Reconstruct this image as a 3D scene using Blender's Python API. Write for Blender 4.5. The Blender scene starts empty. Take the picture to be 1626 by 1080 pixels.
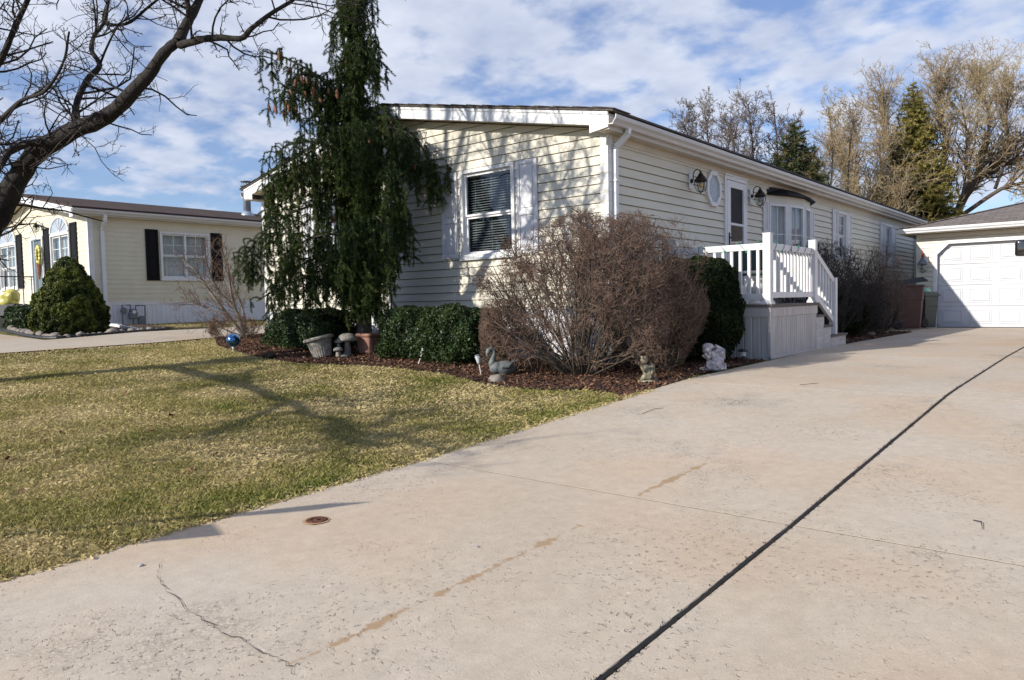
import bpy, bmesh, math, random
import numpy as np
from mathutils import Vector, Matrix, noise as mnoise
random.seed(11); rng = np.random.default_rng(5)
S = bpy.context.scene; COL = S.collection
R = math.radians

# ------------------------------------------------------------------ camera
FPX = 1163.5; HCAM = 0.8
_p, _r, _y = np.radians([2.94, -1.22, 39.87])
_f = np.array([0, np.cos(_p), -np.sin(_p)]); _u = np.array([0, np.sin(_p), np.cos(_p)]); _x = np.array([1, 0, 0.])
_RT = np.cos(_r)*_x + np.sin(_r)*_u; _UP = -np.sin(_r)*_x + np.cos(_r)*_u
_M = np.array([[np.cos(_y), -np.sin(_y), 0], [np.sin(_y), np.cos(_y), 0], [0, 0, 1]])
RT, UP, FW = _M@_RT, _M@_UP, _M@_f
C0 = np.array([0, 0, HCAM])
cam = bpy.data.objects.new('camera', bpy.data.cameras.new('camera')); COL.objects.link(cam)
cam.matrix_world = Matrix(((RT[0], UP[0], -FW[0], 0), (RT[1], UP[1], -FW[1], 0), (RT[2], UP[2], -FW[2], HCAM), (0, 0, 0, 1)))
cam.data.sensor_width = 36; cam.data.lens = FPX/1626*36; cam.data.clip_end = 3000; cam.data.clip_start = .05
S.camera = cam
S.view_settings.view_transform = 'Standard'; S.view_settings.look = 'None'
S.view_settings.exposure = EXPO = 0.23; S.view_settings.gamma = 1

# ------------------------------------------------------------------ sky and sun
SUNS = (.66, 2.0)      # shadow offset in X and Y per metre of height
SUNV = np.array([.66, 2.0, -1.0]); SUNV /= np.linalg.norm(SUNV)
sun = bpy.data.objects.new('sun', bpy.data.lights.new('sun', 'SUN')); COL.objects.link(sun)
sun.data.energy = 5.0; sun.data.angle = R(.53); sun.data.color = (1, .945, .85)
sun.rotation_euler = Vector(SUNV).to_track_quat('-Z', 'Y').to_euler()
W = bpy.data.worlds.new('World'); S.world = W; W.use_nodes = True
nt = W.node_tree; nt.nodes.clear()
def N(t, ty, **k):
    n = t.nodes.new(ty)
    for a, b in k.items():
        if a in ('operation', 'blend_type', 'data_type', 'noise_dimensions', 'feature', 'sky_type', 'attribute_name', 'wave_type', 'bands_direction', 'interpolation', 'offset', 'offset_frequency', 'distance', 'use_clamp', 'vector_type', 'invert'): setattr(n, a, b)
        else: n.inputs[a.replace('_', ' ')].default_value = b
    return n
def world():
    L = nt.links.new
    sky = N(nt, 'ShaderNodeTexSky'); sky.sky_type = 'NISHITA'; sky.sun_disc = False
    sky.sun_elevation = math.asin(-SUNV[2]); sky.sun_rotation = math.atan2(-SUNV[0], -SUNV[1]) % (2*math.pi)
    sky.air_density = 1.0; sky.dust_density = .4; sky.ozone_density = 2.0
    tc = N(nt, 'ShaderNodeTexCoord'); sep = N(nt, 'ShaderNodeSeparateXYZ'); L(tc.outputs['Generated'], sep.inputs[0])
    zz = N(nt, 'ShaderNodeMath', operation='MAXIMUM'); L(sep.outputs[2], zz.inputs[0]); zz.inputs[1].default_value = 0.0
    za = N(nt, 'ShaderNodeMath', operation='ADD'); L(zz.outputs[0], za.inputs[0]); za.inputs[1].default_value = .22
    dx = N(nt, 'ShaderNodeMath', operation='DIVIDE'); L(sep.outputs[0], dx.inputs[0]); L(za.outputs[0], dx.inputs[1])
    dy = N(nt, 'ShaderNodeMath', operation='DIVIDE'); L(sep.outputs[1], dy.inputs[0]); L(za.outputs[0], dy.inputs[1])
    cb = N(nt, 'ShaderNodeCombineXYZ'); L(dx.outputs[0], cb.inputs[0]); L(dy.outputs[0], cb.inputs[1])
    n1 = N(nt, 'ShaderNodeTexNoise', Scale=6.0, Detail=7.0, Roughness=.52, Distortion=.0); L(cb.outputs[0], n1.inputs['Vector'])
    n2 = N(nt, 'ShaderNodeTexNoise', Scale=.7, Detail=2.0, Roughness=.5); L(cb.outputs[0], n2.inputs['Vector'])
    ad = N(nt, 'ShaderNodeMath', operation='MULTIPLY_ADD'); L(n2.outputs[0], ad.inputs[0]); ad.inputs[1].default_value = .9; L(n1.outputs[0], ad.inputs[2])
    # fewer clouds low on the left of the street (towards -X)
    lf = N(nt, 'ShaderNodeMapRange'); L(sep.outputs[0], lf.inputs[0]); lf.inputs[1].default_value = -.95; lf.inputs[2].default_value = -.6; lf.inputs[3].default_value = 1; lf.inputs[4].default_value = 0
    lo = N(nt, 'ShaderNodeMapRange'); L(sep.outputs[2], lo.inputs[0]); lo.inputs[1].default_value = .10; lo.inputs[2].default_value = .34; lo.inputs[3].default_value = -.26; lo.inputs[4].default_value = 0
    ml = N(nt, 'ShaderNodeMath', operation='MULTIPLY'); L(lf.outputs[0], ml.inputs[0]); L(lo.outputs[0], ml.inputs[1])
    ad2 = N(nt, 'ShaderNodeMath', operation='ADD'); L(ad.outputs[0], ad2.inputs[0]); L(ml.outputs[0], ad2.inputs[1])
    # clouds out of view thinned towards -Y to weaken the fill light in shade
    bk = N(nt, 'ShaderNodeMapRange'); L(sep.outputs[1], bk.inputs[0]); bk.inputs[1].default_value = -.5; bk.inputs[2].default_value = .05; bk.inputs[3].default_value = -.32; bk.inputs[4].default_value = 0
    ad3 = N(nt, 'ShaderNodeMath', operation='ADD'); L(ad2.outputs[0], ad3.inputs[0]); L(bk.outputs[0], ad3.inputs[1]); ad2 = ad3
    mr = N(nt, 'ShaderNodeMapRange'); mr.interpolation_type = 'SMOOTHSTEP'; L(ad2.outputs[0], mr.inputs[0])
    mr.inputs[1].default_value = .76; mr.inputs[2].default_value = 1.02; mr.inputs[3].default_value = 0.14; mr.inputs[4].default_value = .93
    n3 = N(nt, 'ShaderNodeTexNoise', Scale=3.2, Detail=4.0, Roughness=.6); L(cb.outputs[0], n3.inputs['Vector'])
    cr = N(nt, 'ShaderNodeValToRGB'); L(n3.outputs[0], cr.inputs[0])
    cr.color_ramp.elements[0].position = .3; cr.color_ramp.elements[0].color = (.43, .485, .64, 1)
    cr.color_ramp.elements[1].position = .72; cr.color_ramp.elements[1].color = (.74, .78, .87, 1)
    bg = N(nt, 'ShaderNodeBackground', Strength=.105)
    tint = N(nt, 'ShaderNodeMix', data_type='RGBA', blend_type='MULTIPLY'); tint.inputs[0].default_value = 1
    L(sky.outputs[0], tint.inputs[6]); tint.inputs[7].default_value = (.84, .95, 1.22, 1); L(tint.outputs[2], bg.inputs[0])
    bc = N(nt, 'ShaderNodeBackground', Strength=1.0); L(cr.outputs[0], bc.inputs[0])
    mx = N(nt, 'ShaderNodeMixShader'); L(mr.outputs[0], mx.inputs[0]); L(bg.outputs[0], mx.inputs[1]); L(bc.outputs[0], mx.inputs[2])
    o = N(nt, 'ShaderNodeOutputWorld'); L(mx.outputs[0], o.inputs[0])
world()

# ------------------------------------------------------------------ terrain height and pixel helpers
def gz(X, Y):
    a = np.interp(Y, [-30, -10, 0, 1.7, 3.2, 7, 11, 16, 21, 60], [-1, -.62, -.30, -.25, -.20, -.03, 0, -.02, -.057, -.06])
    return a + .032*np.clip(-5-np.asarray(X), 0, 15)
def ray(x, y): return FW + RT*(x-813)/FPX + UP*(540-y)/FPX
def at(x, y, t): return C0 + ray(x, y)*t
def G(x, y):
    d = ray(x, y); t = .5; pv = .5
    while t < 300:
        P = C0+d*t
        if P[2] < gz(P[0], P[1]):
            lo, hi = pv, t
            for _ in range(30):
                m = (lo+hi)/2; P = C0+d*m
                if P[2] < gz(P[0], P[1]): hi = m
                else: lo = m
            return np.array([P[0], P[1], float(gz(P[0], P[1]))])
        pv = t; t *= 1.03
def pxw(P):
    v = np.atleast_2d(P)-C0; z = v@FW; z2 = np.where(np.abs(z) < .01, .01, z)
    return 813+FPX*(v@RT)/z2, 540-FPX*(v@UP)/z2, z

# ------------------------------------------------------------------ materials
MATS = {}
def newmat(name):
    m = bpy.data.materials.new(name); m.use_nodes = True; t = m.node_tree
    MATS[name] = m
    return m, t, t.nodes['Principled BSDF'], t.links.new
def mat(name, col, rough=.6, var=.12, scale=6., bump=0., bscale=60., metal=0., spec=.5, col2=None, detail=4., streak=None, coat=0.):
    m, t, b, L = newmat(name)
    b.inputs['Roughness'].default_value = rough; b.inputs['Metallic'].default_value = metal
    b.inputs['Specular IOR Level'].default_value = spec; b.inputs['Coat Weight'].default_value = coat
    tc = N(t, 'ShaderNodeTexCoord')
    no = N(t, 'ShaderNodeTexNoise', Scale=scale, Detail=detail, Roughness=.6)
    if streak:
        mp = N(t, 'ShaderNodeMapping'); mp.inputs['Scale'].default_value = streak
        L(tc.outputs['Object'], mp.inputs[0]); L(mp.outputs[0], no.inputs['Vector'])
    else: L(tc.outputs['Object'], no.inputs['Vector'])
    c2 = col2 or tuple(c*(1-2*var) for c in col)
    cr = N(t, 'ShaderNodeValToRGB'); L(no.outputs[0], cr.inputs[0])
    cr.color_ramp.elements[0].position = .32; cr.color_ramp.elements[0].color = (*c2, 1)
    cr.color_ramp.elements[1].position = .62; cr.color_ramp.elements[1].color = (*col, 1)
    L(cr.outputs[0], b.inputs['Base Color'])
    if bump:
        nb = N(t, 'ShaderNodeTexNoise', Scale=bscale, Detail=5., Roughness=.65); L(tc.outputs['Object'], nb.inputs['Vector'])
        bp = N(t, 'ShaderNodeBump', Strength=bump, Distance=.02); L(nb.outputs[0], bp.inputs['Height']); L(bp.outputs[0], b.inputs['Normal'])
    return m
def leafmat(name, cols, rough=.55, trans=.0, spec=.3):
    """colour per leaf from the 'rnd' attribute"""
    m, t, b, L = newmat(name)
    at_ = N(t, 'ShaderNodeAttribute'); at_.attribute_name = 'rnd'
    cr = N(t, 'ShaderNodeValToRGB'); L(at_.outputs['Fac'], cr.inputs[0])
    e = cr.color_ramp.elements
    while len(e) < len(cols): e.new(.5)
    for i, c in enumerate(cols):
        e[i].position = i/(len(cols)-1); e[i].color = (*c, 1)
    L(cr.outputs[0], b.inputs['Base Color']); b.inputs['Roughness'].default_value = rough
    b.inputs['Specular IOR Level'].default_value = spec
    if trans:
        tr = N(t, 'ShaderNodeBsdfTranslucent'); L(cr.outputs[0], tr.inputs[0])
        mx = N(t, 'ShaderNodeMixShader'); mx.inputs[0].default_value = trans
        L(b.outputs[0], mx.inputs[1]); L(tr.outputs[0], mx.inputs[2]); L(mx.outputs[0], t.nodes['Material Output'].inputs[0])
    return m
def glassmat(name, tint=(.75, .8, .82), refl=1.0):
    m, t, b, L = newmat(name); t.nodes.remove(b)
    lw = N(t, 'ShaderNodeLayerWeight', Blend=.5); pw = N(t, 'ShaderNodeMath', operation='POWER'); L(lw.outputs['Facing'], pw.inputs[0]); pw.inputs[1].default_value = 4.
    fr = N(t, 'ShaderNodeMath', operation='MULTIPLY_ADD'); L(pw.outputs[0], fr.inputs[0]); fr.inputs[1].default_value = .85*refl; fr.inputs[2].default_value = .05
    tr = N(t, 'ShaderNodeBsdfTransparent'); tr.inputs[0].default_value = (*tint, 1)
    gl = N(t, 'ShaderNodeBsdfGlossy', Roughness=.015); gl.inputs[0].default_value = (.95, .97, 1, 1)
    tc = N(t, 'ShaderNodeTexCoord'); no = N(t, 'ShaderNodeTexNoise', Scale=1.4, Detail=1.); L(tc.outputs['Object'], no.inputs['Vector'])
    bp = N(t, 'ShaderNodeBump', Strength=.12, Distance=.04); L(no.outputs[0], bp.inputs['Height']); L(bp.outputs[0], gl.inputs['Normal'])
    mx = N(t, 'ShaderNodeMixShader'); L(fr.outputs[0], mx.inputs[0]); L(tr.outputs[0], mx.inputs[1]); L(gl.outputs[0], mx.inputs[2])
    L(mx.outputs[0], t.nodes['Material Output'].inputs[0])
    return m
def shingle(name, c1, c2, axis='x', scale=1.0):
    m, t, b, L = newmat(name); b.inputs['Roughness'].default_value = .95; b.inputs['Specular IOR Level'].default_value = .2
    tc = N(t, 'ShaderNodeTexCoord'); sp = N(t, 'ShaderNodeSeparateXYZ'); L(tc.outputs['Object'], sp.inputs[0])
    cb = N(t, 'ShaderNodeCombineXYZ'); L(sp.outputs[0 if axis == 'x' else 1], cb.inputs[0])
    mu = N(t, 'ShaderNodeMath', operation='MULTIPLY'); L(sp.outputs[2], mu.inputs[0]); mu.inputs[1].default_value = 2.6 if axis == 'x' else 4.9
    L(mu.outputs[0], cb.inputs[1])
    br = N(t, 'ShaderNodeTexBrick', Scale=1.0*scale, Brick_Width=.32, Row_Height=.145, Mortar_Size=.006, Mortar_Smooth=.2)
    br.offset = .5
    br.inputs['Color1'].default_value = (*c1, 1); br.inputs['Color2'].default_value = (*c2, 1); br.inputs['Mortar'].default_value = (*[c*.35 for c in c2], 1)
    L(cb.outputs[0], br.inputs['Vector'])
    no = N(t, 'ShaderNodeTexNoise', Scale=45., Detail=6., Roughness=.8); L(tc.outputs['Object'], no.inputs['Vector'])
    cr = N(t, 'ShaderNodeValToRGB'); L(no.outputs[0], cr.inputs[0]); cr.color_ramp.elements[0].position = .3; cr.color_ramp.elements[0].color = (.55, .55, .55, 1); cr.color_ramp.elements[1].position = .7; cr.color_ramp.elements[1].color = (1.25, 1.22, 1.2, 1)
    mx = N(t, 'ShaderNodeMix', data_type='RGBA', blend_type='MULTIPLY'); mx.inputs[0].default_value = 1
    L(br.outputs[0], mx.inputs[6]); L(cr.outputs[0], mx.inputs[7]); L(mx.outputs[2], b.inputs['Base Color'])
    bp = N(t, 'ShaderNodeBump', Strength=.6, Distance=.015); L(br.outputs[1], bp.inputs['Height']); bp.invert = True; L(bp.outputs[0], b.inputs['Normal'])
    return m

mat('cream siding', (.655, .61, .50), .5, .05, 2.2, bump=.06, bscale=90, streak=(.6, .6, 3))
mat('cream siding far', (.68, .625, .48), .5, .04, 2., bump=.05, bscale=90)
mat('white vinyl', (.73, .725, .72), .42, .05, 5., bump=.02, bscale=50)
mat('white metal', (.76, .76, .76), .38, .04, 4.)
mat('gutter metal', (.62, .59, .56), .4, .08, 3., streak=(1, .2, 1))
mat('soffit vinyl', (.60, .53, .43), .55, .05, 3.)
mat('skirting vinyl', (.54, .51, .48), .5, .13, 3., streak=(3, 3, .5))
mat('skirting white', (.74, .75, .80), .5, .04, 3., streak=(3, 3, .5))
mat('shutter white', (.66, .65, .67), .5, .05, 5., bump=.05, bscale=120)
mat('shutter black', (.006, .006, .007), .6, .1, 5., spec=.15)
mat('dark recess', (.02, .02, .022), .8, .1, 3.)
mat('blind slat', (.33, .34, .335), .5, .05, 3.)
mat('curtain', (.72, .71, .70), .8, .12, 3., streak=(9, 9, .4))
mat('bronze lamp', (.035, .026, .02), .42, .3, 20., metal=.6)
mat('deck board', (.16, .135, .12), .75, .2, 8., bump=.2, bscale=40, streak=(1, 8, 1))
mat('wood step', (.66, .64, .60), .7, .12, 6., bump=.2, bscale=30, streak=(6, 1, 6))
mat('black iron', (.015, .015, .016), .5, .2, 12.)
mat('brass', (.35, .22, .08), .35, .2, 12., metal=.9)
mat('amber bulb', (.8, .45, .08), .3, .1, 12.)
mat('bark dark', (.034, .026, .021), .9, .3, 9., bump=1., bscale=26, col2=(.012, .010, .009), streak=(1, 1, .5))
mat('twig dark', (.045, .034, .029), .85, .25, 9.)
mat('bark spruce', (.12, .10, .085), .9, .25, 12., bump=.8, bscale=30)
mat('twig red brown', (.20, .125, .088), .8, .2, 9., col2=(.075, .05, .038))
mat('stem olive', (.10, .08, .055), .85, .3, 14., bump=.3, col2=(.03, .025, .02))
mat('twig far brown', (.20, .155, .125), .85, .2, .8)
mat('twig far straw', (.42, .33, .19), .85, .2, .5, col2=(.24, .17, .11))
mat('bark far', (.15, .11, .085), .9, .3, 1.2, bump=.4)
mat('stem grey', (.21, .18, .15), .85, .25, 9., bump=.3)
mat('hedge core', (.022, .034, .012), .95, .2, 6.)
leafmat('hedge leaf', [(.010, .021, .006), (.022, .042, .010), (.048, .075, .016)], .45, .1)
leafmat('yew leaf', [(.006, .011, .004), (.011, .020, .006), (.035, .045, .011)], .75, .05, .15)
leafmat('dwarf spruce leaf', [(.02, .03, .006), (.06, .08, .01), (.12, .135, .018)], .7, .1)
leafmat('weeping needle', [(.018, .035, .008), (.05, .078, .015), (.15, .16, .03)], .5, .12)
leafmat('far spruce needle', [(.02, .035, .012), (.06, .075, .022), (.19, .11, .06)], .7, .1)
leafmat('far spruce olive', [(.14, .13, .035), (.27, .235, .065), (.38, .29, .10)], .7, .2)
leafmat('mulch chip', [(.04, .02, .013), (.13, .062, .036), (.30, .17, .10)], .95)
mat('mulch soil', (.085, .045, .032), .95, .3, 14., bump=1., bscale=50, col2=(.03, .018, .014))
mat('soil', (.09, .065, .045), .95, .3, 10., bump=.6)
mat('cone brown', (.24, .095, .05), .7, .25, 30., bump=.8, bscale=70)
mat('concrete statue', (.34, .31, .27), .9, .25, 14., bump=.5, bscale=60, col2=(.13, .12, .10))
mat('swan stone', (.16, .175, .17), .6, .3, 14., bump=.3, bscale=60, col2=(.06, .07, .07))
mat('white stone', (.58, .54, .56), .7, .3, 18., bump=.4, bscale=70, col2=(.13, .11, .12))
mat('gold stone', (.33, .29, .20), .55, .3, 22., bump=.4, bscale=60, col2=(.06, .055, .03))
mat('olive pot glaze', (.26, .21, .08), .35, .3, 9., bump=.3, bscale=30, col2=(.07, .06, .025))
mat('terracotta', (.33, .17, .12), .85, .2, 8., bump=.2, bscale=60)
mat('brown mushroom', (.16, .09, .07), .8, .2, 10.)
mat('red trim', (.45, .04, .02), .6, .2, 10.)
mat('green wire', (.004, .05, .028), .5, .2, 20.)
mat('green bulb', (.01, .28, .14), .3, .1, 20.)
mat('plastic black', (.015, .015, .017), .5, .2, 10.)
mat('steel pipe', (.42, .47, .54), .4, .1, 6., metal=.35)
mat('meter grey', (.16, .18, .20), .5, .15, 12.)
mat('maroon plastic', (.085, .034, .027), .5, .15, 4.)
mat('bin green grey', (.04, .05, .045), .5, .15, 4.)
mat('mint plastic', (.22, .55, .38), .4, .1, 4.)
mat('yellow plastic', (.60, .53, .12), .3, .25, 7., bump=.8, bscale=9)
mat('lime plastic', (.62, .66, .22), .3, .2, 7., bump=.8, bscale=9)
mat('river rock', (.27, .24, .20), .85, .3, 9., bump=.4, col2=(.15, .12, .11))
mat('rust', (.20, .07, .035), .9, .3, 60., bump=1., bscale=150, col2=(.07, .025, .018))
mat('rust stain', (.46, .27, .14), .95, .1, 30.)
mat('dead leaf', (.20, .085, .05), .8, .3, 30.)
mat('clear stake plastic', (.60, .62, .60), .25, .1, 12.)
mat('car red', (.30, .012, .01), .25, .05, 3., coat=1.)
mat('chair green', (.012, .035, .022), .5, .1, 4.)
mat('garage door white', (.56, .57, .59), .45, .02, 2., bump=.03, bscale=60)
mat('rubber', (.02, .02, .02), .8, .1, 20.)
mat('joint sand', (.24, .20, .15), .95, .3, 30., bump=.5, col2=(.07, .06, .045))
mat('tar', (.008, .008, .008), .95, .2, 20.)
mat('crack dark', (.10, .085, .07), .95, .2, 30.)
glassmat('window glass'); glassmat('lamp glass', (.85, .87, .85), .85)
shingle('garage shingle', (.17, .145, .135), (.22, .19, .175), 'x')
shingle('house shingle', (.10, .09, .085), (.14, .12, .11), 'y')
shingle('brown shingle', (.06, .042, .037), (.095, .064, .055), 'y')

def m_ball():
    m, t, b, L = newmat('blue mirror glass'); b.inputs['Metallic'].default_value = .9; b.inputs['Roughness'].default_value = .12
    tc = N(t, 'ShaderNodeTexCoord'); no = N(t, 'ShaderNodeTexNoise', Scale=14., Detail=5., Distortion=1.5); L(tc.outputs['Object'], no.inputs['Vector'])
    cr = N(t, 'ShaderNodeValToRGB'); L(no.outputs[0], cr.inputs[0]); e = cr.color_ramp.elements
    e[0].position = .4; e[0].color = (.04, .13, .36, 1); e[1].position = .65; e[1].color = (.16, .34, .62, 1); L(cr.outputs[0], b.inputs['Base Color'])
    m2, t, b, L = newmat('frosted leaded glass'); b.inputs['Base Color'].default_value = (.36, .42, .50, 1); b.inputs['Roughness'].default_value = .25
    m3, t, b, L = newmat('car mirror black'); b.inputs['Base Color'].default_value = (.01, .012, .015, 1); b.inputs['Roughness'].default_value = .12; b.inputs['Coat Weight'].default_value = 1
m_ball()
def m_ground():
    m, t, b, L = newmat('lawn ground'); b.inputs['Roughness'].default_value = .95; b.inputs['Specular IOR Level'].default_value = .1
    tc = N(t, 'ShaderNodeTexCoord')
    a = N(t, 'ShaderNodeTexNoise', Scale=1.1, Detail=5., Roughness=.65); c = N(t, 'ShaderNodeTexNoise', Scale=60., Detail=5., Roughness=.8)
    for n in (a, c): L(tc.outputs['Object'], n.inputs['Vector'])
    cr = N(t, 'ShaderNodeValToRGB'); L(a.outputs[0], cr.inputs[0]); e = cr.color_ramp.elements
    e[0].position = .38; e[0].color = (.115, .125, .03, 1); e[1].position = .62; e[1].color = (.27, .21, .10, 1)
    cr2 = N(t, 'ShaderNodeValToRGB'); L(c.outputs[0], cr2.inputs[0]); e = cr2.color_ramp.elements
    e[0].position = .3; e[0].color = (.4, .4, .4, 1); e[1].position = .7; e[1].color = (1.3, 1.3, 1.3, 1)
    mx = N(t, 'ShaderNodeMix', data_type='RGBA', blend_type='MULTIPLY'); mx.inputs[0].default_value = 1
    L(cr.outputs[0], mx.inputs[6]); L(cr2.outputs[0], mx.inputs[7]); L(mx.outputs[2], b.inputs['Base Color'])
    bp = N(t, 'ShaderNodeBump', Strength=.8, Distance=.02); L(c.outputs[0], bp.inputs['Height']); L(bp.outputs[0], b.inputs['Normal'])
m_ground()
leafmat('grass blade', [(.14, .165, .034), (.27, .245, .075), (.42, .345, .155), (.56, .46, .245)], .6, .3, .2)

def m_concrete(name, base, spots=True, lines=None):
    m, t, b, L = newmat(name); b.inputs['Roughness'].default_value = .88; b.inputs['Specular IOR Level'].default_value = .25
    tc = N(t, 'ShaderNodeTexCoord'); O = tc.outputs['Object']
    def nz(s, d=4., r=.6, vec=None): n = N(t, 'ShaderNodeTexNoise', Scale=s, Detail=d, Roughness=r); L(vec or O, n.inputs['Vector']); return n
    def ramp(src, p0, c0, p1, c1):
        r_ = N(t, 'ShaderNodeValToRGB'); L(src, r_.inputs[0]); e = r_.color_ramp.elements
        e[0].position = p0; e[0].color = (*c0, 1); e[1].position = p1; e[1].color = (*c1, 1); return r_
    def mul(a, b_): x = N(t, 'ShaderNodeMix', data_type='RGBA', blend_type='MULTIPLY'); x.inputs[0].default_value = 1; L(a, x.inputs[6]); L(b_, x.inputs[7]); return x.outputs[2]
    big = ramp(nz(.55, 5., .6).outputs[0], .3, tuple(c*q for c, q in zip(base, (.90, .84, .76))), .68, base)
    warm = ramp(nz(.9, 3., .5).outputs[0], .45, (1, 1, 1), .75, (1.05, .955, .86))
    fine = ramp(nz(160., 4., .8).outputs[0], .25, (.80, .80, .80), .75, (1.13, 1.13, 1.13))
    mid = ramp(nz(14., 6., .75).outputs[0], .3, (.86, .86, .86), .7, (1.06, 1.06, 1.06))
    col = mul(mul(mul(big.outputs[0], warm.outputs[0]), fine.outputs[0]), mid.outputs[0])
    # pits and popped aggregate in patches
    patch = ramp(nz(1.3, 4., .6).outputs[0], .40, (0, 0, 0), .66, (1, 1, 1))
    dist = N(t, 'ShaderNodeVectorMath', operation='ADD'); nn = nz(20., 3.); sc = N(t, 'ShaderNodeVectorMath', operation='SCALE'); sc.inputs['Scale'].default_value = .06
    L(nn.outputs[1], sc.inputs[0]); L(O, dist.inputs[0]); L(sc.outputs[0], dist.inputs[1])
    pit = nz(46., 2.5, .6, dist.outputs[0])
    pm = ramp(pit.outputs[0], .31, (1, 1, 1), .39, (0, 0, 0))
    pp = mul(pm.outputs[0], patch.outputs[0])
    mxp = N(t, 'ShaderNodeMix', data_type='RGBA', blend_type='MIX'); L(pp, mxp.inputs[0]); L(col, mxp.inputs[6]); mxp.inputs[7].default_value = (*[c*.55 for c in base], 1)
    lt = ramp(nz(33., 3., .6).outputs[0], .69, (0, 0, 0), .73, (1, 1, 1)); lp = mul(lt.outputs[0], patch.outputs[0])
    mxl = N(t, 'ShaderNodeMix', data_type='RGBA', blend_type='MIX'); L(lp, mxl.inputs[0]); L(mxp.outputs[2], mxl.inputs[6]); mxl.inputs[7].default_value = (*[min(1, c*1.3) for c in base], 1)
    # worn patches where the aggregate shows
    vo = N(t, 'ShaderNodeTexVoronoi', Scale=95.); L(O, vo.inputs['Vector']); vsep = N(t, 'ShaderNodeSeparateColor'); L(vo.outputs['Color'], vsep.inputs[0])
    vr = ramp(vsep.outputs[0], .1, tuple(c*.45 for c in base), .9, tuple(min(1, c*1.35) for c in base)); vd = ramp(vo.outputs['Distance'], .35, (1, 1, 1), .62, (.45, .42, .4)); vc = mul(vr.outputs[0], vd.outputs[0])
    wp = ramp(nz(.62, 7., .68).outputs[0], .56, (0, 0, 0), .66, (.75, .75, .75))
    mg = N(t, 'ShaderNodeMix', data_type='RGBA', blend_type='MIX'); L(wp.outputs[0], mg.inputs[0]); L(mxl.outputs[2], mg.inputs[6]); L(vc, mg.inputs[7])
    out = mg.outputs[2]
    if lines:
        for (p0, p1, w, thr) in lines:   # worn rusty water trails
            d = np.array(p1[:2])-np.array(p0[:2]); ln = np.linalg.norm(d); d = d/ln; n = np.array([-d[1], d[0]])
            def dot(v, off, src):
                a = N(t, 'ShaderNodeVectorMath', operation='DOT_PRODUCT'); L(src, a.inputs[0]); a.inputs[1].default_value = (v[0], v[1], 0)
                s_ = N(t, 'ShaderNodeMath', operation='SUBTRACT'); L(a.outputs['Value'], s_.inputs[0]); s_.inputs[1].default_value = off; return s_.outputs[0]
            wn = nz(17., 4.); ws = N(t, 'ShaderNodeVectorMath', operation='SCALE'); ws.inputs['Scale'].default_value = .06; L(wn.outputs[1], ws.inputs[0])
            wv = N(t, 'ShaderNodeVectorMath', operation='ADD'); L(O, wv.inputs[0]); L(ws.outputs[0], wv.inputs[1])
            perp = dot(n, float(n@np.array(p0[:2]))+.03, wv.outputs[0]); al = dot(d, float(d@np.array(p0[:2])), O)
            ab = N(t, 'ShaderNodeMath', operation='ABSOLUTE'); L(perp, ab.inputs[0])
            cbv = N(t, 'ShaderNodeCombineXYZ'); L(al, cbv.inputs[0])
            seg = N(t, 'ShaderNodeTexNoise', Scale=4.6, Detail=3.5, Roughness=.75); L(cbv.outputs[0], seg.inputs['Vector'])
            wd = N(t, 'ShaderNodeMapRange'); L(seg.outputs[0], wd.inputs[0]); wd.inputs[1].default_value = thr; wd.inputs[2].default_value = .66; wd.inputs[3].default_value = 0; wd.inputs[4].default_value = w
            df = N(t, 'ShaderNodeMath', operation='SUBTRACT'); L(wd.outputs[0], df.inputs[0]); L(ab.outputs[0], df.inputs[1])
            mk = N(t, 'ShaderNodeMapRange'); L(df.outputs[0], mk.inputs[0]); mk.inputs[1].default_value = 0; mk.inputs[2].default_value = .014; mk.inputs[4].default_value = .9
            i0 = N(t, 'ShaderNodeMath', operation='GREATER_THAN'); L(al, i0.inputs[0]); i0.inputs[1].default_value = 0
            i1 = N(t, 'ShaderNodeMath', operation='LESS_THAN'); L(al, i1.inputs[0]); i1.inputs[1].default_value = float(ln)
            m1 = N(t, 'ShaderNodeMath', operation='MULTIPLY'); L(i0.outputs[0], m1.inputs[0]); L(i1.outputs[0], m1.inputs[1])
            m2 = N(t, 'ShaderNodeMath', operation='MULTIPLY'); L(m1.outputs[0], m2.inputs[0]); L(mk.outputs[0], m2.inputs[1])
            mm = N(t, 'ShaderNodeMix', data_type='RGBA', blend_type='MIX'); L(m2.outputs[0], mm.inputs[0]); L(out, mm.inputs[6]); mm.inputs[7].default_value = (.37, .245, .14, 1)
            out = mm.outputs[2]
    L(out, b.inputs['Base Color'])
    bp = N(t, 'ShaderNodeBump', Strength=.35, Distance=.004); L(nz(110., 5., .7).outputs[0], bp.inputs['Height'])
    bp2 = N(t, 'ShaderNodeBump', Strength=.9, Distance=.006); bp2.invert = True; L(pp, bp2.inputs['Height']); L(bp.outputs[0], bp2.inputs['Normal']); L(bp2.outputs[0], b.inputs['Normal'])
m_concrete('driveway concrete', (.565, .49, .402), lines=[(G(478, 1066), G(940, 838), .045, .41), (G(1028, 790), G(1135, 738), .05, .38)])
m_concrete('far concrete', (.50, .44, .365))
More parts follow.
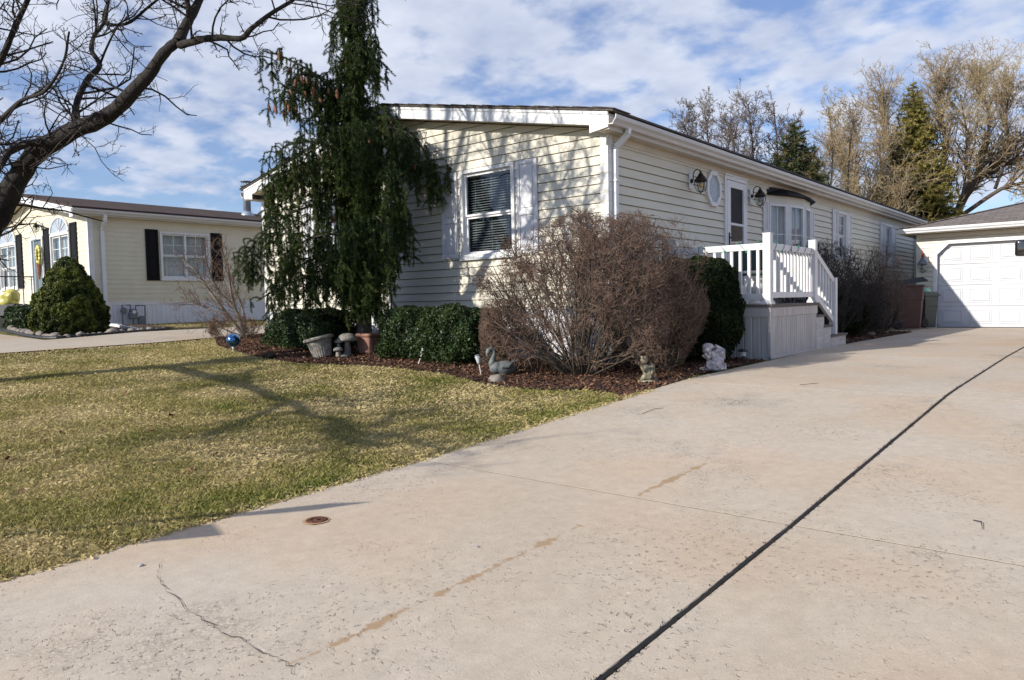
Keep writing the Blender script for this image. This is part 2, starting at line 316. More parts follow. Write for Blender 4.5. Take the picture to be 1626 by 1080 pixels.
# ------------------------------------------------------------------ mesh building
OFF = {}
def link(name, me, m, parent):
    o = bpy.data.objects.new(name, me); COL.objects.link(o)
    if m: me.materials.append(MATS[m])
    if parent is not None: o.parent = parent
    return o
def tag(o, label=None, cat=None, group=None, kind=None):
    if label: o['label'] = label
    if cat: o['category'] = cat
    if group: o['group'] = group
    if kind: o['kind'] = kind
    return o
def thing(name, loc, label, cat, group=None, rz=0.):
    o = bpy.data.objects.new(name, None); COL.objects.link(o); o.location = tuple(float(v) for v in loc); o.empty_display_size = .1
    o.rotation_euler.z = rz; OFF[o.name] = np.array(loc, float)
    return tag(o, label, cat, group)
class Fr:  # frame: local (u, z, n) -> world
    def __init__(s, O, U, Nn, Z=(0, 0, 1)): s.O, s.U, s.N, s.Z = (np.array(v, float) for v in (O, U, Nn, Z))
    def w(s, u, z, n): return s.O + s.U*u + s.Z*z + s.N*n
class MB:
    def __init__(s, fr=None): s.V = []; s.F = []; s.fr = fr
    def add(s, vs, fs):
        b = len(s.V); s.V += [tuple(v) for v in vs]; s.F += [tuple(i+b for i in f) for f in fs]; return s
    def P(s, a): return s.fr.w(*a) if s.fr else np.array(a, float)
    def box(s, a0, a1, b0, b1, c0, c1):
        vs = [s.P((a, b, c)) for a in (a0, a1) for b in (b0, b1) for c in (c0, c1)]
        return s.add(vs, [(0, 1, 3, 2), (4, 6, 7, 5), (0, 4, 5, 1), (2, 3, 7, 6), (0, 2, 6, 4), (1, 5, 7, 3)])
    def poly(s, pts): return s.add([s.P(p) for p in pts], [tuple(range(len(pts)))])
    def prism(s, pts, d):  # pts world/local polygon, d offset vector in same coords
        n = len(pts); a = [s.P(p) for p in pts]; b = [s.P(np.array(p)+np.array(d)) for p in pts]
        return s.add(a+b, [tuple(range(n))[::-1], tuple(range(n, 2*n))]+[(i, (i+1) % n, n+(i+1) % n, n+i) for i in range(n)])
    def tube(s, pts, rad, n=8, cap=True):
        pts = [np.array(s.P(p), float) for p in pts]
        if not hasattr(rad, '__len__'): rad = [rad]*len(pts)
        vs = []; fs = []; up = np.array([.13, .21, .97])
        for i, p in enumerate(pts):
            d = pts[min(i+1, len(pts)-1)]-pts[max(i-1, 0)]; d = d/(np.linalg.norm(d)+1e-9)
            if abs(d@up) > .95: up = np.array([.97, .13, .1])
            x = np.cross(up, d); x /= np.linalg.norm(x); y = np.cross(d, x); up = y
            for k in range(n):
                a = 2*math.pi*(k+.5)/n; vs.append(p+(x*math.cos(a)+y*math.sin(a))*rad[i])
        for i in range(len(pts)-1):
            for k in range(n): fs.append((i*n+k, i*n+(k+1) % n, (i+1)*n+(k+1) % n, (i+1)*n+k))
        if cap: fs += [tuple(range(n))[::-1], tuple(range((len(pts)-1)*n, len(pts)*n))]
        return s.add(vs, fs)
    def bar(s, a, b, w, h):  # rectangular bar between two points
        a = np.array(s.P(a), float); b = np.array(s.P(b), float); d = (b-a)/np.linalg.norm(b-a)
        up = np.array([0, 0, 1.]) if abs(d[2]) < .95 else np.array([0, 1., 0]); x = np.cross(d, up); x /= np.linalg.norm(x); y = np.cross(x, d)
        vs = [p+x*w/2*i+y*h/2*j for p in (a, b) for i, j in ((-1, -1), (1, -1), (1, 1), (-1, 1))]
        return s.add(vs, [(3, 2, 1, 0), (4, 5, 6, 7), (0, 1, 5, 4), (1, 2, 6, 5), (2, 3, 7, 6), (3, 0, 4, 7)])
    def lathe(s, c, prof, n=20, axis=None, wob=None):  # prof (r, z)
        c = np.array(c, float); ax = np.array(axis if axis is not None else (0, 0, 1.), float); ax /= np.linalg.norm(ax)
        x = np.cross(ax, (0, 1, .01)); x /= np.linalg.norm(x); y = np.cross(ax, x); vs = []; fs = []
        for r, z in prof:
            for k in range(n):
                a = 2*math.pi*k/n; q = r*(wob(k, z) if wob else 1); vs.append(c+ax*z+(x*math.cos(a)+y*math.sin(a))*q)
        m = len(prof)
        for i in range(m-1):
            for k in range(n): fs.append((i*n+k, i*n+(k+1) % n, (i+1)*n+(k+1) % n, (i+1)*n+k))
        fs += [tuple(range(n))[::-1], tuple(range((m-1)*n, m*n))]
        return s.add(vs, fs)
    def ell(s, c, r, n=14, m=9, jit=0., seed=0, rot=None):
        c = np.array(c, float); vs = []; fs = []; rr = random.Random(seed)
        for i in range(m+1):
            th = math.pi*i/m
            for k in range(n):
                a = 2*math.pi*k/n; q = 1+rr.uniform(-jit, jit)
                v = np.array((r[0]*math.sin(th)*math.cos(a), r[1]*math.sin(th)*math.sin(a), -r[2]*math.cos(th)))*q
                if i in (0, m): v = np.array((0, 0, -r[2]*math.cos(th)))
                if rot is not None: v = rot@v
                vs.append(c+v)
        for i in range(m):
            for k in range(n): fs.append((i*n+k, i*n+(k+1) % n, (i+1)*n+(k+1) % n, (i+1)*n+k))
        return s.add(vs, fs)
    def build(s, name, m, parent=None, smooth=False, bevel=0., remesh=0., sub=0):
        V = np.array(s.V, float); root = parent
        if root is not None: V = V-OFF[root.name]
        me = bpy.data.meshes.new(name); me.from_pydata(V.tolist(), [], s.F)
        bm = bmesh.new(); bm.from_mesh(me)
        if remesh or smooth: bmesh.ops.remove_doubles(bm, verts=bm.verts, dist=1e-5)
        bmesh.ops.recalc_face_normals(bm, faces=bm.faces); bm.to_mesh(me); bm.free()
        o = link(name, me, m, parent); OFF[o.name] = OFF[root.name] if root is not None else np.zeros(3)
        if smooth: me.shade_smooth()
        if remesh:
            md = o.modifiers.new('r', 'REMESH'); md.mode = 'VOXEL'; md.voxel_size = remesh; md.use_smooth_shade = True
            md = o.modifiers.new('s', 'SMOOTH'); md.iterations = 3; md.factor = .5
        if bevel:
            md = o.modifiers.new('b', 'BEVEL'); md.width = bevel; md.segments = 2; md.limit_method = 'ANGLE'; md.angle_limit = R(40)
        return o
def bulk(name, V, F, m, parent=None, rnd=None, smooth=False):
    """V (n,3), F (m,k) arrays, rnd per face"""
    V = np.asarray(V, np.float32); F = np.asarray(F, np.int32)
    if parent is not None: V = V-OFF[parent.name].astype(np.float32)
    me = bpy.data.meshes.new(name); k = F.shape[1]
    me.vertices.add(len(V)); me.vertices.foreach_set('co', V.ravel())
    me.loops.add(F.size); me.loops.foreach_set('vertex_index', F.ravel())
    me.polygons.add(len(F)); me.polygons.foreach_set('loop_start', np.arange(0, F.size, k, dtype=np.int32)); me.polygons.foreach_set('loop_total', np.full(len(F), k, np.int32))
    if rnd is not None:
        a = me.attributes.new('rnd', 'FLOAT', 'FACE'); a.data.foreach_set('value', np.asarray(rnd, np.float32))
    me.update(calc_edges=True)
    if smooth: me.shade_smooth()
    o = link(name, me, m, parent); OFF[o.name] = OFF[parent.name] if parent is not None else np.zeros(3)
    return o
def tubes(polys, rads, sides, name, m, parent=None):
    """many polylines -> one mesh"""
    by = {}
    for p, r in zip(polys, rads): by.setdefault(len(p), []).append((p, r))
    VV = []; FF = []; base = 0
    for k, lst in by.items():
        P = np.array([a for a, _ in lst], float); r = np.array([b for _, b in lst], float)
        D = np.empty_like(P); D[:, 1:-1] = P[:, 2:]-P[:, :-2]; D[:, 0] = P[:, 1]-P[:, 0]; D[:, -1] = P[:, -1]-P[:, -2]
        D /= np.linalg.norm(D, axis=2, keepdims=True)+1e-9
        ref = np.zeros_like(D); ref[..., 0] = .31; ref[..., 1] = .93; ref[..., 2] = .2
        X = np.cross(D, ref); X /= np.linalg.norm(X, axis=2, keepdims=True)+1e-9; Y = np.cross(D, X)
        ang = 2*np.pi*np.arange(sides)/sides
        V = P[:, :, None, :]+(X[:, :, None, :]*np.cos(ang)[None, None, :, None]+Y[:, :, None, :]*np.sin(ang)[None, None, :, None])*r[:, :, None, None]
        n = len(lst); V = V.reshape(-1, 3)
        b = np.arange(n)[:, None, None]*k*sides; i = np.arange(k-1)[None, :, None]*sides; j = np.arange(sides)[None, None, :]; j2 = (j+1) % sides
        F = np.stack([b+i+j, b+i+j2, b+i+sides+j2, b+i+sides+j], -1).reshape(-1, 4)+base
        VV.append(V); FF.append(F); base += len(V)
    return bulk(name, np.concatenate(VV), np.concatenate(FF), m, parent, smooth=True)
def leaves(C, Nrm, size, rg, asp=1.6, tilt=.8):
    """quads at centres C with normals about Nrm"""
    n = len(C); Nn = Nrm+rg.normal(0, tilt, (n, 3)); Nn /= np.linalg.norm(Nn, axis=1, keepdims=True)+1e-9
    A = np.cross(Nn, rg.normal(0, 1, (n, 3))); A /= np.linalg.norm(A, axis=1, keepdims=True)+1e-9; B = np.cross(Nn, A)
    s = size*rg.uniform(.6, 1.3, n)[:, None]
    V = np.stack([C-A*s*asp*.5, C+B*s*.5, C+A*s*asp*.5, C-B*s*.5], 1).reshape(-1, 3)
    return V, np.arange(4*n).reshape(n, 4)
def copy_thing(o, loc, rz, label=None, scale=1.):
    c = o.copy(); COL.objects.link(c); c.location = loc; c.rotation_euler.z = rz; c.scale = (scale,)*3
    if label: c['label'] = label
    for ch in o.children:
        d = ch.copy(); COL.objects.link(d); d.parent = c
        for g in ch.children:
            e = g.copy(); COL.objects.link(e); e.parent = d
    return c
def nz3(P, s, seed=0.):
    return np.array([mnoise.noise(Vector((float(p[0])*s+seed, float(p[1])*s, float(p[2])*s))) for p in P])

# ------------------------------------------------------------------ ground, drive, walks
XE = -3.47
def sheet(name, xs, ys, zf, m, keep=None, kind='structure', parent=None):
    X, Y = np.meshgrid(xs, ys); Z = zf(X, Y); nx = len(xs); ny = len(ys)
    V = np.stack([X, Y, Z], -1).reshape(-1, 3); i, j = np.meshgrid(np.arange(nx-1), np.arange(ny-1)); a = (j*nx+i).ravel()
    F = np.stack([a, a+1, a+nx+1, a+nx], -1)
    if keep is not None:
        cx = (xs[:-1]+xs[1:])/2; cy = (ys[:-1]+ys[1:])/2; CX, CY = np.meshgrid(cx, cy); F = F[keep(CX, CY).ravel()]
    return tag(bulk(name, V, F, m, parent, smooth=True), kind=kind)
def tz(X, Y):
    z = gz(X, Y)-.012
    z = np.where((X > XE+.004) & (X < 5.2) & (Y < 21.2), z-.10, z)
    z = np.where((X > -5.0) & (X <= XE+.004) & (Y > 17.9) & (Y < 21.2), z-.10, z)
    z = np.where(((X > -16.3) & (X < -13.2) & (Y > -8)) | ((X > -30) & (X < -16.1) & (Y > 2.6) & (Y < 5.2)), z-.06, z)
    return z
xs = np.unique(np.concatenate([np.linspace(-700, -40, 12), np.linspace(-40, -17, 24), np.linspace(-17, -12.5, 19), np.linspace(-12.5, 6, 75), [XE, XE+.01, 5.2, 5.21, -16.3, -16.29, -13.2, -13.21, -16.1, -16.09], np.linspace(6, 40, 12), np.linspace(40, 700, 12)]))
ys = np.unique(np.concatenate([np.linspace(-700, -10, 10), np.linspace(-10, 22, 129), [21.2, 21.21, 17.9, 17.91, 2.6, 2.61, 5.2, 5.21], np.linspace(22, 60, 20), np.linspace(60, 900, 12)]))
sheet('ground', xs, ys, tz, 'lawn ground')

JX = -1.1; JT = [-7.5, -3.9, -.35, 3.2, 6.8, 10.4, 14.0, 17.6, 20.96]
def slab(mb, x0, x1, y0, y1, jit=0.):
    ys = np.linspace(y0, y1, max(2, int((y1-y0)/.45)+1)); n = len(ys); ch = .008
    prof = [(x0, -.1), (x0, -ch), (x0+ch, 0), (x1-ch, 0), (x1, -ch), (x1, -.1)]
    vs = []
    for i, y in enumerate(ys):
        for (x, dz) in prof:
            e = 0
            vs.append((x, y, float(gz(-3.4, y))+dz+e+jit))
        if i == 0: pass
    fs = []
    for i in range(n-1):
        for k in range(5): fs.append((i*6+k, i*6+k+1, (i+1)*6+k+1, (i+1)*6+k))
    fs += [tuple(range(6)), tuple(range((n-1)*6, n*6))[::-1]]
    mb.add(vs, fs)
mb = MB()
for a, b in zip(JT[:-1], JT[1:]):
    for x0, x1 in ((XE+(-.06 if a > 7 else 0), JX-.005), (JX+.005, 2.0), (2.02, 5.1)):
        slab(mb, x0, x1, a+.006, b-.006, 0.)
slab(mb, -4.95, XE-.085, 18.0, 20.96)
drive = tag(mb.build('driveway', 'driveway concrete'), kind='structure'); drive.data.shade_flat()
# tar filled joint, slightly ragged, below the slab tops
mb = MB()
yy = np.arange(-7, 20.9, .03); rr = random.Random(3)
def jline(s): return [(JX+s*(.0080+.0045*mnoise.noise(Vector((y*2.3, s*5, 0)))+.003*mnoise.noise(Vector((y*11, s*5, 3)))+rr.uniform(-.0022, .0022)), y, float(gz(-3.4, y))+.0012) for y in yy]
a, b = jline(-1), jline(1)
for i in range(len(yy)-1): mb.poly([a[i], b[i], b[i+1], a[i+1]])
tag(mb.build('expansion_joint', 'tar', drive), kind='structure')
mb = MB()
for i in range(1100):
    y = rr.uniform(1.2, 19); s = rr.uniform(.0012, .0055); x = JX+rr.choice((-1, 1, 1))*rr.uniform(.004, .020); z = float(gz(-3.4, y))+.0014
    a0 = rr.uniform(0, 6); mb.add([(x+s*math.cos(a0+k*2.1)*rr.uniform(.5, 1.2), y+s*1.6*math.sin(a0+k*2.1), z+rr.uniform(0, .004)) for k in range(3)]+[(x, y, z+.006)], [(0, 1, 3), (1, 2, 3), (2, 0, 3)])
tag(mb.build('joint_debris', 'tar', drive), kind='stuff')
mb = MB()
for y in JT[1:-1]:
    z = float(gz(-3.4, y))-.0012
    mb.poly([(XE, y-.006, z), (5.1, y-.006, z), (5.1, y+.006, z), (XE, y+.006, z)])
tag(mb.build('joint_filler', 'joint sand', drive), kind='structure')
# hairline crack
mb = MB(); cp = [G(*p) for p in ((268, 884), (252, 900), (250, 918), (262, 935), (275, 948), (300, 972), (330, 988), (352, 1004), (380, 1016), (408, 1034), (436, 1046), (462, 1060), (470, 1079))]
pts = []
for a, b in zip(cp[:-1], cp[1:]):
    for k in range(5): pts.append(a+(b-a)*k/5+np.array([rr.uniform(-.006, .006), rr.uniform(-.008, .008), 0]))
d = np.array([-.6, .8, 0])
for i in range(len(pts)-1):
    w0, w1 = [.0008+.0028*abs(math.sin(j*1.7)*math.sin(j*.37)) for j in (i, i+1)]
    zz = np.array([0, 0, .004]); mb.poly([pts[i]-d*w0+zz, pts[i]+d*w0+zz, pts[i+1]+d*w1+zz, pts[i+1]-d*w1+zz])
tag(mb.build('crack', 'crack dark', drive), kind='structure')
# neighbour's drive and walk
mb = MB(); ys_ = np.linspace(-8, 34, 60)
def edge_r(y): return -13.35 if y > 6.5 else -13.35-.36*max(0, min(6.5-y, 4.5))
for y0, y1 in zip(ys_[:-1], ys_[1:]):
    a0, a1 = edge_r(y0), edge_r(y1)
    mb.poly([(-16.2, y0, gz(-16.2, y0)+.012), (a0, y0, gz(a0, y0)+.012), (a1, y1, gz(a1, y1)+.012), (-16.2, y1, gz(-16.2, y1)+.012)])
for x0 in np.arange(-30, -16.2, .6):
    x1 = min(x0+.6, -16.2); mb.poly([(x0, 2.7, gz(x0, 2.7)+.008), (x1, 2.7, gz(x1, 2.7)+.008), (x1, 5.15, gz(x1, 5.15)+.008), (x0, 5.15, gz(x0, 5.15)+.008)])
tag(mb.build('path', 'far concrete'), kind='structure')

# mulch bed
BED = [G(*p)[:2] for p in ((345, 549), (400, 565), (470, 577), (600, 581), (700, 592), (743, 603), (799, 614), (882, 620), (929, 618), (976, 624), (991, 639))]
BED = [(-13.5, 7.2)]+[tuple(b) for b in BED]+[(XE-.01, 5.6), (XE-.01, 6.8), (XE-.06, 7.2), (XE-.06, 9.3), (-4.9, 9.4), (-4.9, 8.0), (-12.7, 8.0), (-13.6, 8.6)]
BEDB = [(XE-.065, 13.2), (XE-.065, 17.9), (-4.9, 18.0), (-4.98, 13.2)]
def inpoly(X, Y, P):
    X = np.asarray(X); Y = np.asarray(Y); c = np.zeros(X.shape, bool); n = len(P); j = n-1
    for i in range(n):
        xi, yi = P[i]; xj, yj = P[j]
        t = (yi > Y) != (yj > Y)
        with np.errstate(divide='ignore', invalid='ignore'): c ^= t & (X < (xj-xi)*(Y-yi)/((yj-yi) if yj != yi else 1e-9)+xi)
        j = i
    return c
def bedz(X, Y):
    z = gz(X, Y)+.004
    return z+.02*np.sin(X*5.1+np.sin(Y*4))*np.cos(Y*6.3)*.35
def mk_bed(poly, nm, x0, x1, y0, y1, n):
    sheet(nm, np.arange(x0, x1+.06, .06), np.arange(y0, y1+.06, .06), bedz, 'mulch soil', keep=lambda X, Y: inpoly(X, Y, poly))
    X = rng.uniform(x0, x1, n); Y = rng.uniform(y0, y1, n); k = inpoly(X, Y, poly); X, Y = X[k], Y[k]
    C = np.stack([X, Y, bedz(X, Y)+rng.uniform(.0, .02, len(X))], -1)
    V, F = leaves(C, np.tile([0, 0, 1.], (len(C), 1)), .017, rng, 2.8, .45)
    return V, F, rng.uniform(0, 1, len(F))**1.4
v1, f1, r1 = mk_bed(BED, 'garden_bed', -13.8, -3.4, 5.4, 9.5, 75000)
v2, f2, r2 = mk_bed(BEDB, 'garden_bed', -5.0, -3.5, 13.1, 18.0, 9000)
tag(bulk('mulch', np.concatenate([v1, v2]), np.concatenate([f1, f2+len(v1)]), 'mulch chip', None, np.concatenate([r1, r2])),
    'reddish brown wood mulch spread under the shrubs along the house', 'mulch', kind='stuff')

# grass
def grass():
    out = []
    def patch(x0, x1, y0, y1, n, w, h):
        X = rng.uniform(x0, x1, n); Y = rng.uniform(y0, y1, n)
        k = ~inpoly(X, Y, BED) & (X < XE+.045)
        k &= ~((X > -16.2) & (X < [edge_r(y) for y in Y])) & ~((X < -16.15) & (Y > 2.7) & (Y < 5.15))
        k &= ~((X < -16.3) & (Y > 5) & (Y < 7.0)) & ~((X > -12.95) & (Y > 7.9)) & (X > -19.6)
        X, Y = X[k], Y[k]; px, py, t = pxw(np.stack([X, Y, gz(X, Y)], -1)); k = (t > 0) & (px > -2500) & (px < 1800) & (py < 6000); X, Y = X[k], Y[k]
        out.append((X, Y, w, h))
    patch(-5.6, XE+.03, .3, 2.4, 110000, .0021, .036)
    patch(XE-.10, XE+.045, .2, 6.2, 16000, .0024, .046)
    patch(-8.5, XE+.03, 0, 4.2, 200000, .0025, .034)
    patch(-12.5, XE+.03, 1.0, 7.3, 190000, .0038, .034)
    patch(-13, XE+.03, -3.5, 1.2, 70000, .005, .034)
    patch(-16, -8, 1.0, 9.5, 90000, .006, .036)
    patch(-19.5, -13.2, 5.0, 14, 14000, .016, .036)
    VV = []; RR = []
    for X, Y, w, h in out:
        n = len(X); P = np.stack([X, Y, gz(X, Y)-.012], -1)
        q = np.array([mnoise.noise(Vector((x*1.3, y*1.3, 0))) + .5*mnoise.noise(Vector((x*4.1, y*4.1, 7))) for x, y in zip(X, Y)])
        gr = np.clip((X-(-4.6))/1.1, 0, 1)*np.clip((2.6-np.abs(Y-2.6))/1.5, 0, 1)*.22    # greener band near the drive
        far = np.clip((4.6-Y)/3, -1, 1)*0
        rv = np.clip(.68+.62*q-gr*1.3+far+rng.normal(0, .17, n), 0, 1)
        edge = np.clip(1-(XE+.03-X)/.13, 0, 1); rv = np.where(rng.uniform(0, 1, n) < edge*.9, rng.uniform(.6, 1, n), rv)
        a = rng.uniform(0, 2*np.pi, n); ln = h*rng.uniform(.45, 1.3, n)*(1+.45*(rng.uniform(0, 1, n) > .93))*(1-.2*edge); tl = rng.uniform(.25, 1.5, n)+(rv > .7)*.5
        d = np.stack([np.cos(a), np.sin(a), np.zeros(n)], -1); s = np.stack([-np.sin(a), np.cos(a), np.zeros(n)], -1)*(w*rng.uniform(.6, 1.3, n))[:, None]
        mid = P+d*(ln*np.sin(tl)*.4)[:, None]+np.array([0, 0, 1])*(ln*np.cos(tl*.6)*.62)[:, None]
        tip = P+d*(ln*np.sin(np.minimum(tl, 1.5)))[:, None]+np.array([0, 0, 1])*(ln*np.maximum(np.cos(tl), .12))[:, None]
        VV.append(np.stack([P-s*.5, P+s*.5, mid+s*.4, tip], 1).reshape(-1, 3)); RR.append(rv)
    V = np.concatenate(VV); F = np.arange(len(V)).reshape(-1, 4)
    tag(bulk('lawn_grass', V, F, 'grass blade', None, np.concatenate(RR)), 'short lawn grass turning from straw to green beside the concrete driveway', 'grass', kind='stuff')
grass()

# ------------------------------------------------------------------ building kit
def siding(fr, u0f, u1f, z0, z1, holes, zref, name, m, parent, dz=.119, lip=.018):
    """clapboards; u0f,u1f give the extents at height z; holes (u0,u1,z0,z1)"""
    mb = MB(fr); k = math.ceil((z0-zref)/dz-1e-6); cuts = [z0]
    while zref+k*dz < z1: cuts.append(zref+k*dz); k += 1
    cuts.append(z1); cuts = [c for i, c in enumerate(cuts) if i == 0 or c-cuts[i-1] > .002]
    for a, b in zip(cuts[:-1], cuts[1:]):
        top = math.floor((a-zref)/dz+1e-4)*dz+zref+dz
        nf = lambda z: .002+lip*min(1., max(0., (top-z)/dz))
        br = sorted({a, b, *[h[i] for h in holes for i in (2, 3) if a < h[i] < b]})
        first = True
        for c, d in zip(br[:-1], br[1:]):
            hs = sorted([(h[0], h[1]) for h in holes if h[2] <= c+1e-6 and h[3] >= d-1e-6])
            segs = [[None, None]]; cur = None
            lo0, hi0, lo1, hi1 = u0f(c), u1f(c), u0f(d), u1f(d)
            edges = [(lo0, lo1)]
            for h in hs: edges += [(h[0], h[0]), (h[1], h[1])]
            edges.append((hi0, hi1))
            for i in range(0, len(edges), 2):
                (p0, p1), (q0, q1) = edges[i], edges[i+1]
                if q0-p0 < .002: continue
                q1 = max(q1, p1); mz = d-.010
                if abs(d-top) < 1e-4 and mz > c+.004 and lip > .01:      # each board turns back under the next one
                    f = (mz-c)/(d-c); pm, qm = p0+(p1-p0)*f, q0+(q1-q0)*f
                    mb.poly([(p0, c, nf(c+1e-4)), (q0, c, nf(c+1e-4)), (qm, mz, nf(mz)), (pm, mz, nf(mz))]); mb.poly([(pm, mz, nf(mz)), (qm, mz, nf(mz)), (q1, d, -.022), (p1, d, -.022)])
                else: mb.poly([(p0, c, nf(c+1e-4)), (q0, c, nf(c+1e-4)), (q1, d, nf(d)), (p1, d, nf(d))])
                if first and a > z0+.001: mb.poly([(p0, c, -.022), (q0, c, -.022), (q0, c, nf(c+1e-4)), (p0, c, nf(c+1e-4))])
            first = False
    return mb.build(name, m, parent)
def ring(mb, u0, u1, z0, z1, w, n0, n1):
    mb.box(u0, u0+w, z0, z1, n0, n1); mb.box(u1-w, u1, z0, z1, n0, n1)
    mb.box(u0+w, u1-w, z1-w, z1, n0, n1); mb.box(u0+w, u1-w, z0, z0+w, n0, n1)
def shutter(fr, u0, u1, z0, z1, m, parent, split=.5):
    mb = MB(fr); w = .055; n0, n1 = .014, .04
    ring(mb, u0, u1, z0, z1, w, n0, n1); zm = z0+(z1-z0)*split
    mb.box(u0+w, u1-w, zm-.035, zm+.035, n0, n1); mb.box(u0+w, u1-w, z0+w, zm-.035, n0, n1-.014); mb.box(u0+w, u1-w, zm+.035, z1-w, n0, n1-.014)
    for a, b in ((z0+w, zm-.035), (zm+.035, z1-w)):
        mb.box(u0+w+.025, u1-w-.025, a+.03, b-.03, n1-.014, n1-.004)
    return mb.build('shutter', m, parent, bevel=.003)
def window(fr, u0, u1, z0, z1, parent, cols=1, rail=.5, munt=(0, 0), munt2=None, back='blind', w=.05, name='window'):
    """frame part with panes, blinds or curtains as sub-parts"""
    mb = MB(fr); ring(mb, u0, u1, z0, z1, w, .0, .045)
    mb.box(u0-.02, u1+.02, z0-.03, z0, .0, .06)
    ring(mb, u0+w, u1-w, z0+w, z1-w, .012, -.07, .0)   # reveal
    cw = (u1-u0-2*w-.024)/cols; gl = MB(fr)
    for c in range(cols):
        a = u0+w+.012+c*cw; b = a+cw; zz0 = z0+w+.012; zz1 = z1-w-.012
        if c: mb.box(a-.025, a+.025, zz0, zz1, -.05, .03)
        halves = [(zz0, zz0+(zz1-zz0)*rail, -.035), (zz0+(zz1-zz0)*rail, zz1, -.012)] if rail else [(zz0, zz1, -.02)]
        for hi, (p, q, nn) in enumerate(halves):
            ring(mb, a, b, p+.001, q-.001, .03, nn-.016, nn+.012)
            gl.poly([(a+.03, p+.031, nn-.002), (b-.03, p+.031, nn-.002), (b-.03, q-.031, nn-.002), (a+.03, q-.031, nn-.002)])
            mt = munt2 if (munt2 is not None and hi == 0) else munt
            for i in range(1, mt[0]+1):
                x = a+.03+(b-a-.06)*i/(mt[0]+1); mb.box(x-.007, x+.007, p+.031, q-.031, nn-.003, nn+.006)
            for i in range(1, mt[1]+1):
                z = p+.03+(q-p-.06)*i/(mt[1]+1); mb.box(a+.031, b-.031, z-.007, z+.007, nn-.002, nn+.005)
    f = mb.build(name, 'white vinyl', parent); gl.build('pane', 'window glass', f)
    bk = MB(fr); bk.box(u0+w, u1-w, z0+w, z1-w, -.40, -.39); bk.box(u0+w-.01, u0+w, z0+w, z1-w, -.39, -.07); bk.box(u1-w, u1-w+.01, z0+w, z1-w, -.39, -.07)
    bk.box(u0+w, u1-w, z0+w-.01, z0+w, -.39, -.07); bk.box(u0+w, u1-w, z1-w, z1-w+.01, -.39, -.07); bk.build('interior', 'dark recess', f)
    if back == 'blind':
        bl = MB(fr); z = z1-w-.05
        while z > z0+w+.02:
            bl.add([fr.w(u0+w+.015, z, -.115), fr.w(u1-w-.015, z, -.115), fr.w(u1-w-.015, z-.020, -.078), fr.w(u0+w+.015, z-.020, -.078)], [(0, 1, 2, 3)]); z -= .036
        bl.box(u0+w+.015, u1-w-.015, z1-w-.05, z1-w, -.12, -.075)
        for u in (.2, .5, .8): x = u0+(u1-u0)*u; bl.box(x-.002, x+.002, z0+w+.02, z1-w-.05, -.076, -.075)
        bl.build('blind', 'blind slat', f)
    elif back == 'curtain':
        bl = MB(fr); n = int((u1-u0)/.025)
        for a, b in zip(range(n), range(1, n+1)):
            xa = u0+w+(u1-u0-2*w)*a/n; xb = u0+w+(u1-u0-2*w)*b/n; na, nb = (-.12+.016*math.sin(i*1.3) for i in (a, b))
            bl.add([fr.w(xa, z0+w, na), fr.w(xb, z0+w, nb), fr.w(xb, z1-w, nb), fr.w(xa, z1-w, na)], [(0, 1, 2, 3)])
        bl.build('curtain', 'curtain', f)
    return f
def skirting(fr, u0, u1, z0f, z1, m, parent, pitch=.075, name='skirting', n=.0):
    mb = MB(fr); u = u0
    while u < u1-.01:
        e = min(u+pitch, u1); z0 = z0f(u); r = pitch*.22
        mb.poly([(u, z0, n), (u+r*.5, z0, n+.012), (u+r*.5, z1, n+.012), (u, z1, n)]); mb.poly([(u+r*.5, z0, n+.012), (e-r*.5, z0, n+.012), (e-r*.5, z1, n+.012), (u+r*.5, z1, n+.012)])
        mb.poly([(e-r*.5, z0, n+.012), (e, z0, n), (e, z1, n), (e-r*.5, z1, n+.012)]); u = e
    return mb.build(name, m, parent)
def gutter(mb, x, y0, y1, z, sgn=1):
    """K-style gutter along Y with outer face toward sgn*X"""
    pr = [(0, 0), (0, -.11), (.07, -.115), (.085, -.08), (.115, -.05), (.12, -.004), (.108, -.004), (.105, -.045), (.075, -.078), (.065, -.10), (.012, -.10), (.012, 0)]
    mb.prism([(x+sgn*a, y0, z+b) for a, b in pr], (0, y1-y0, 0))
def downspout(mb, pts, w=.075, d=.055):
    for a, b in zip(pts[:-1], pts[1:]): mb.bar(a, b, w, d)
# ------------------------------------------------------------------ main house
XW, YF, YB, XL = -5.0, 7.93, 25.5, -12.85; XC = (XW+XL)/2
def zr(X): return 2.905+.198*((-4.81-XC)-abs(X-XC))     # underside of the rake
house = thing('mobile_home', (XC, YF, 0), 'long cream clapboard mobile home with white trim behind the shrubs and weeping spruce', 'house')
FF = Fr((0, YF, 0), (1, 0, 0), (0, -1, 0)); FR = Fr((XW, 0, 0), (0, 1, 0), (1, 0, 0))
holesF = [(-7.51, -6.52, 1.48, 2.72), (-11.10, -10.10, 1.48, 2.72)]
def ext(z):
    d = (-4.81-XC)-(z-2.905)/.198 if z > 2.905 else 99
    return min(-XC+XW, d)
siding(FF, lambda z: XC-ext(z), lambda z: XC+ext(z), .70, 3.72, holesF, 2.397, 'front_wall', 'cream siding', house)
holesR = [(17.49, 18.13, 1.62, 2.68), (21.72, 22.44, 1.62, 2.68), (11.43, 12.24, .72, 2.74)]
siding(FR, lambda z: YF, lambda z: YB, .70, 2.87, holesR, 2.397, 'side_wall', 'cream siding', house)
mb = MB(); mb.poly([(XL, YF, 0), (XL, YF, 2.9), (XL, YB, 2.9), (XL, YB, 0)]); mb.poly([(XL, YB, 0), (XL, YB, 2.9), (XC, YB, 3.7), (XW, YB, 2.9), (XW, YB, 0)]); mb.build('rear_wall', 'cream siding', house)
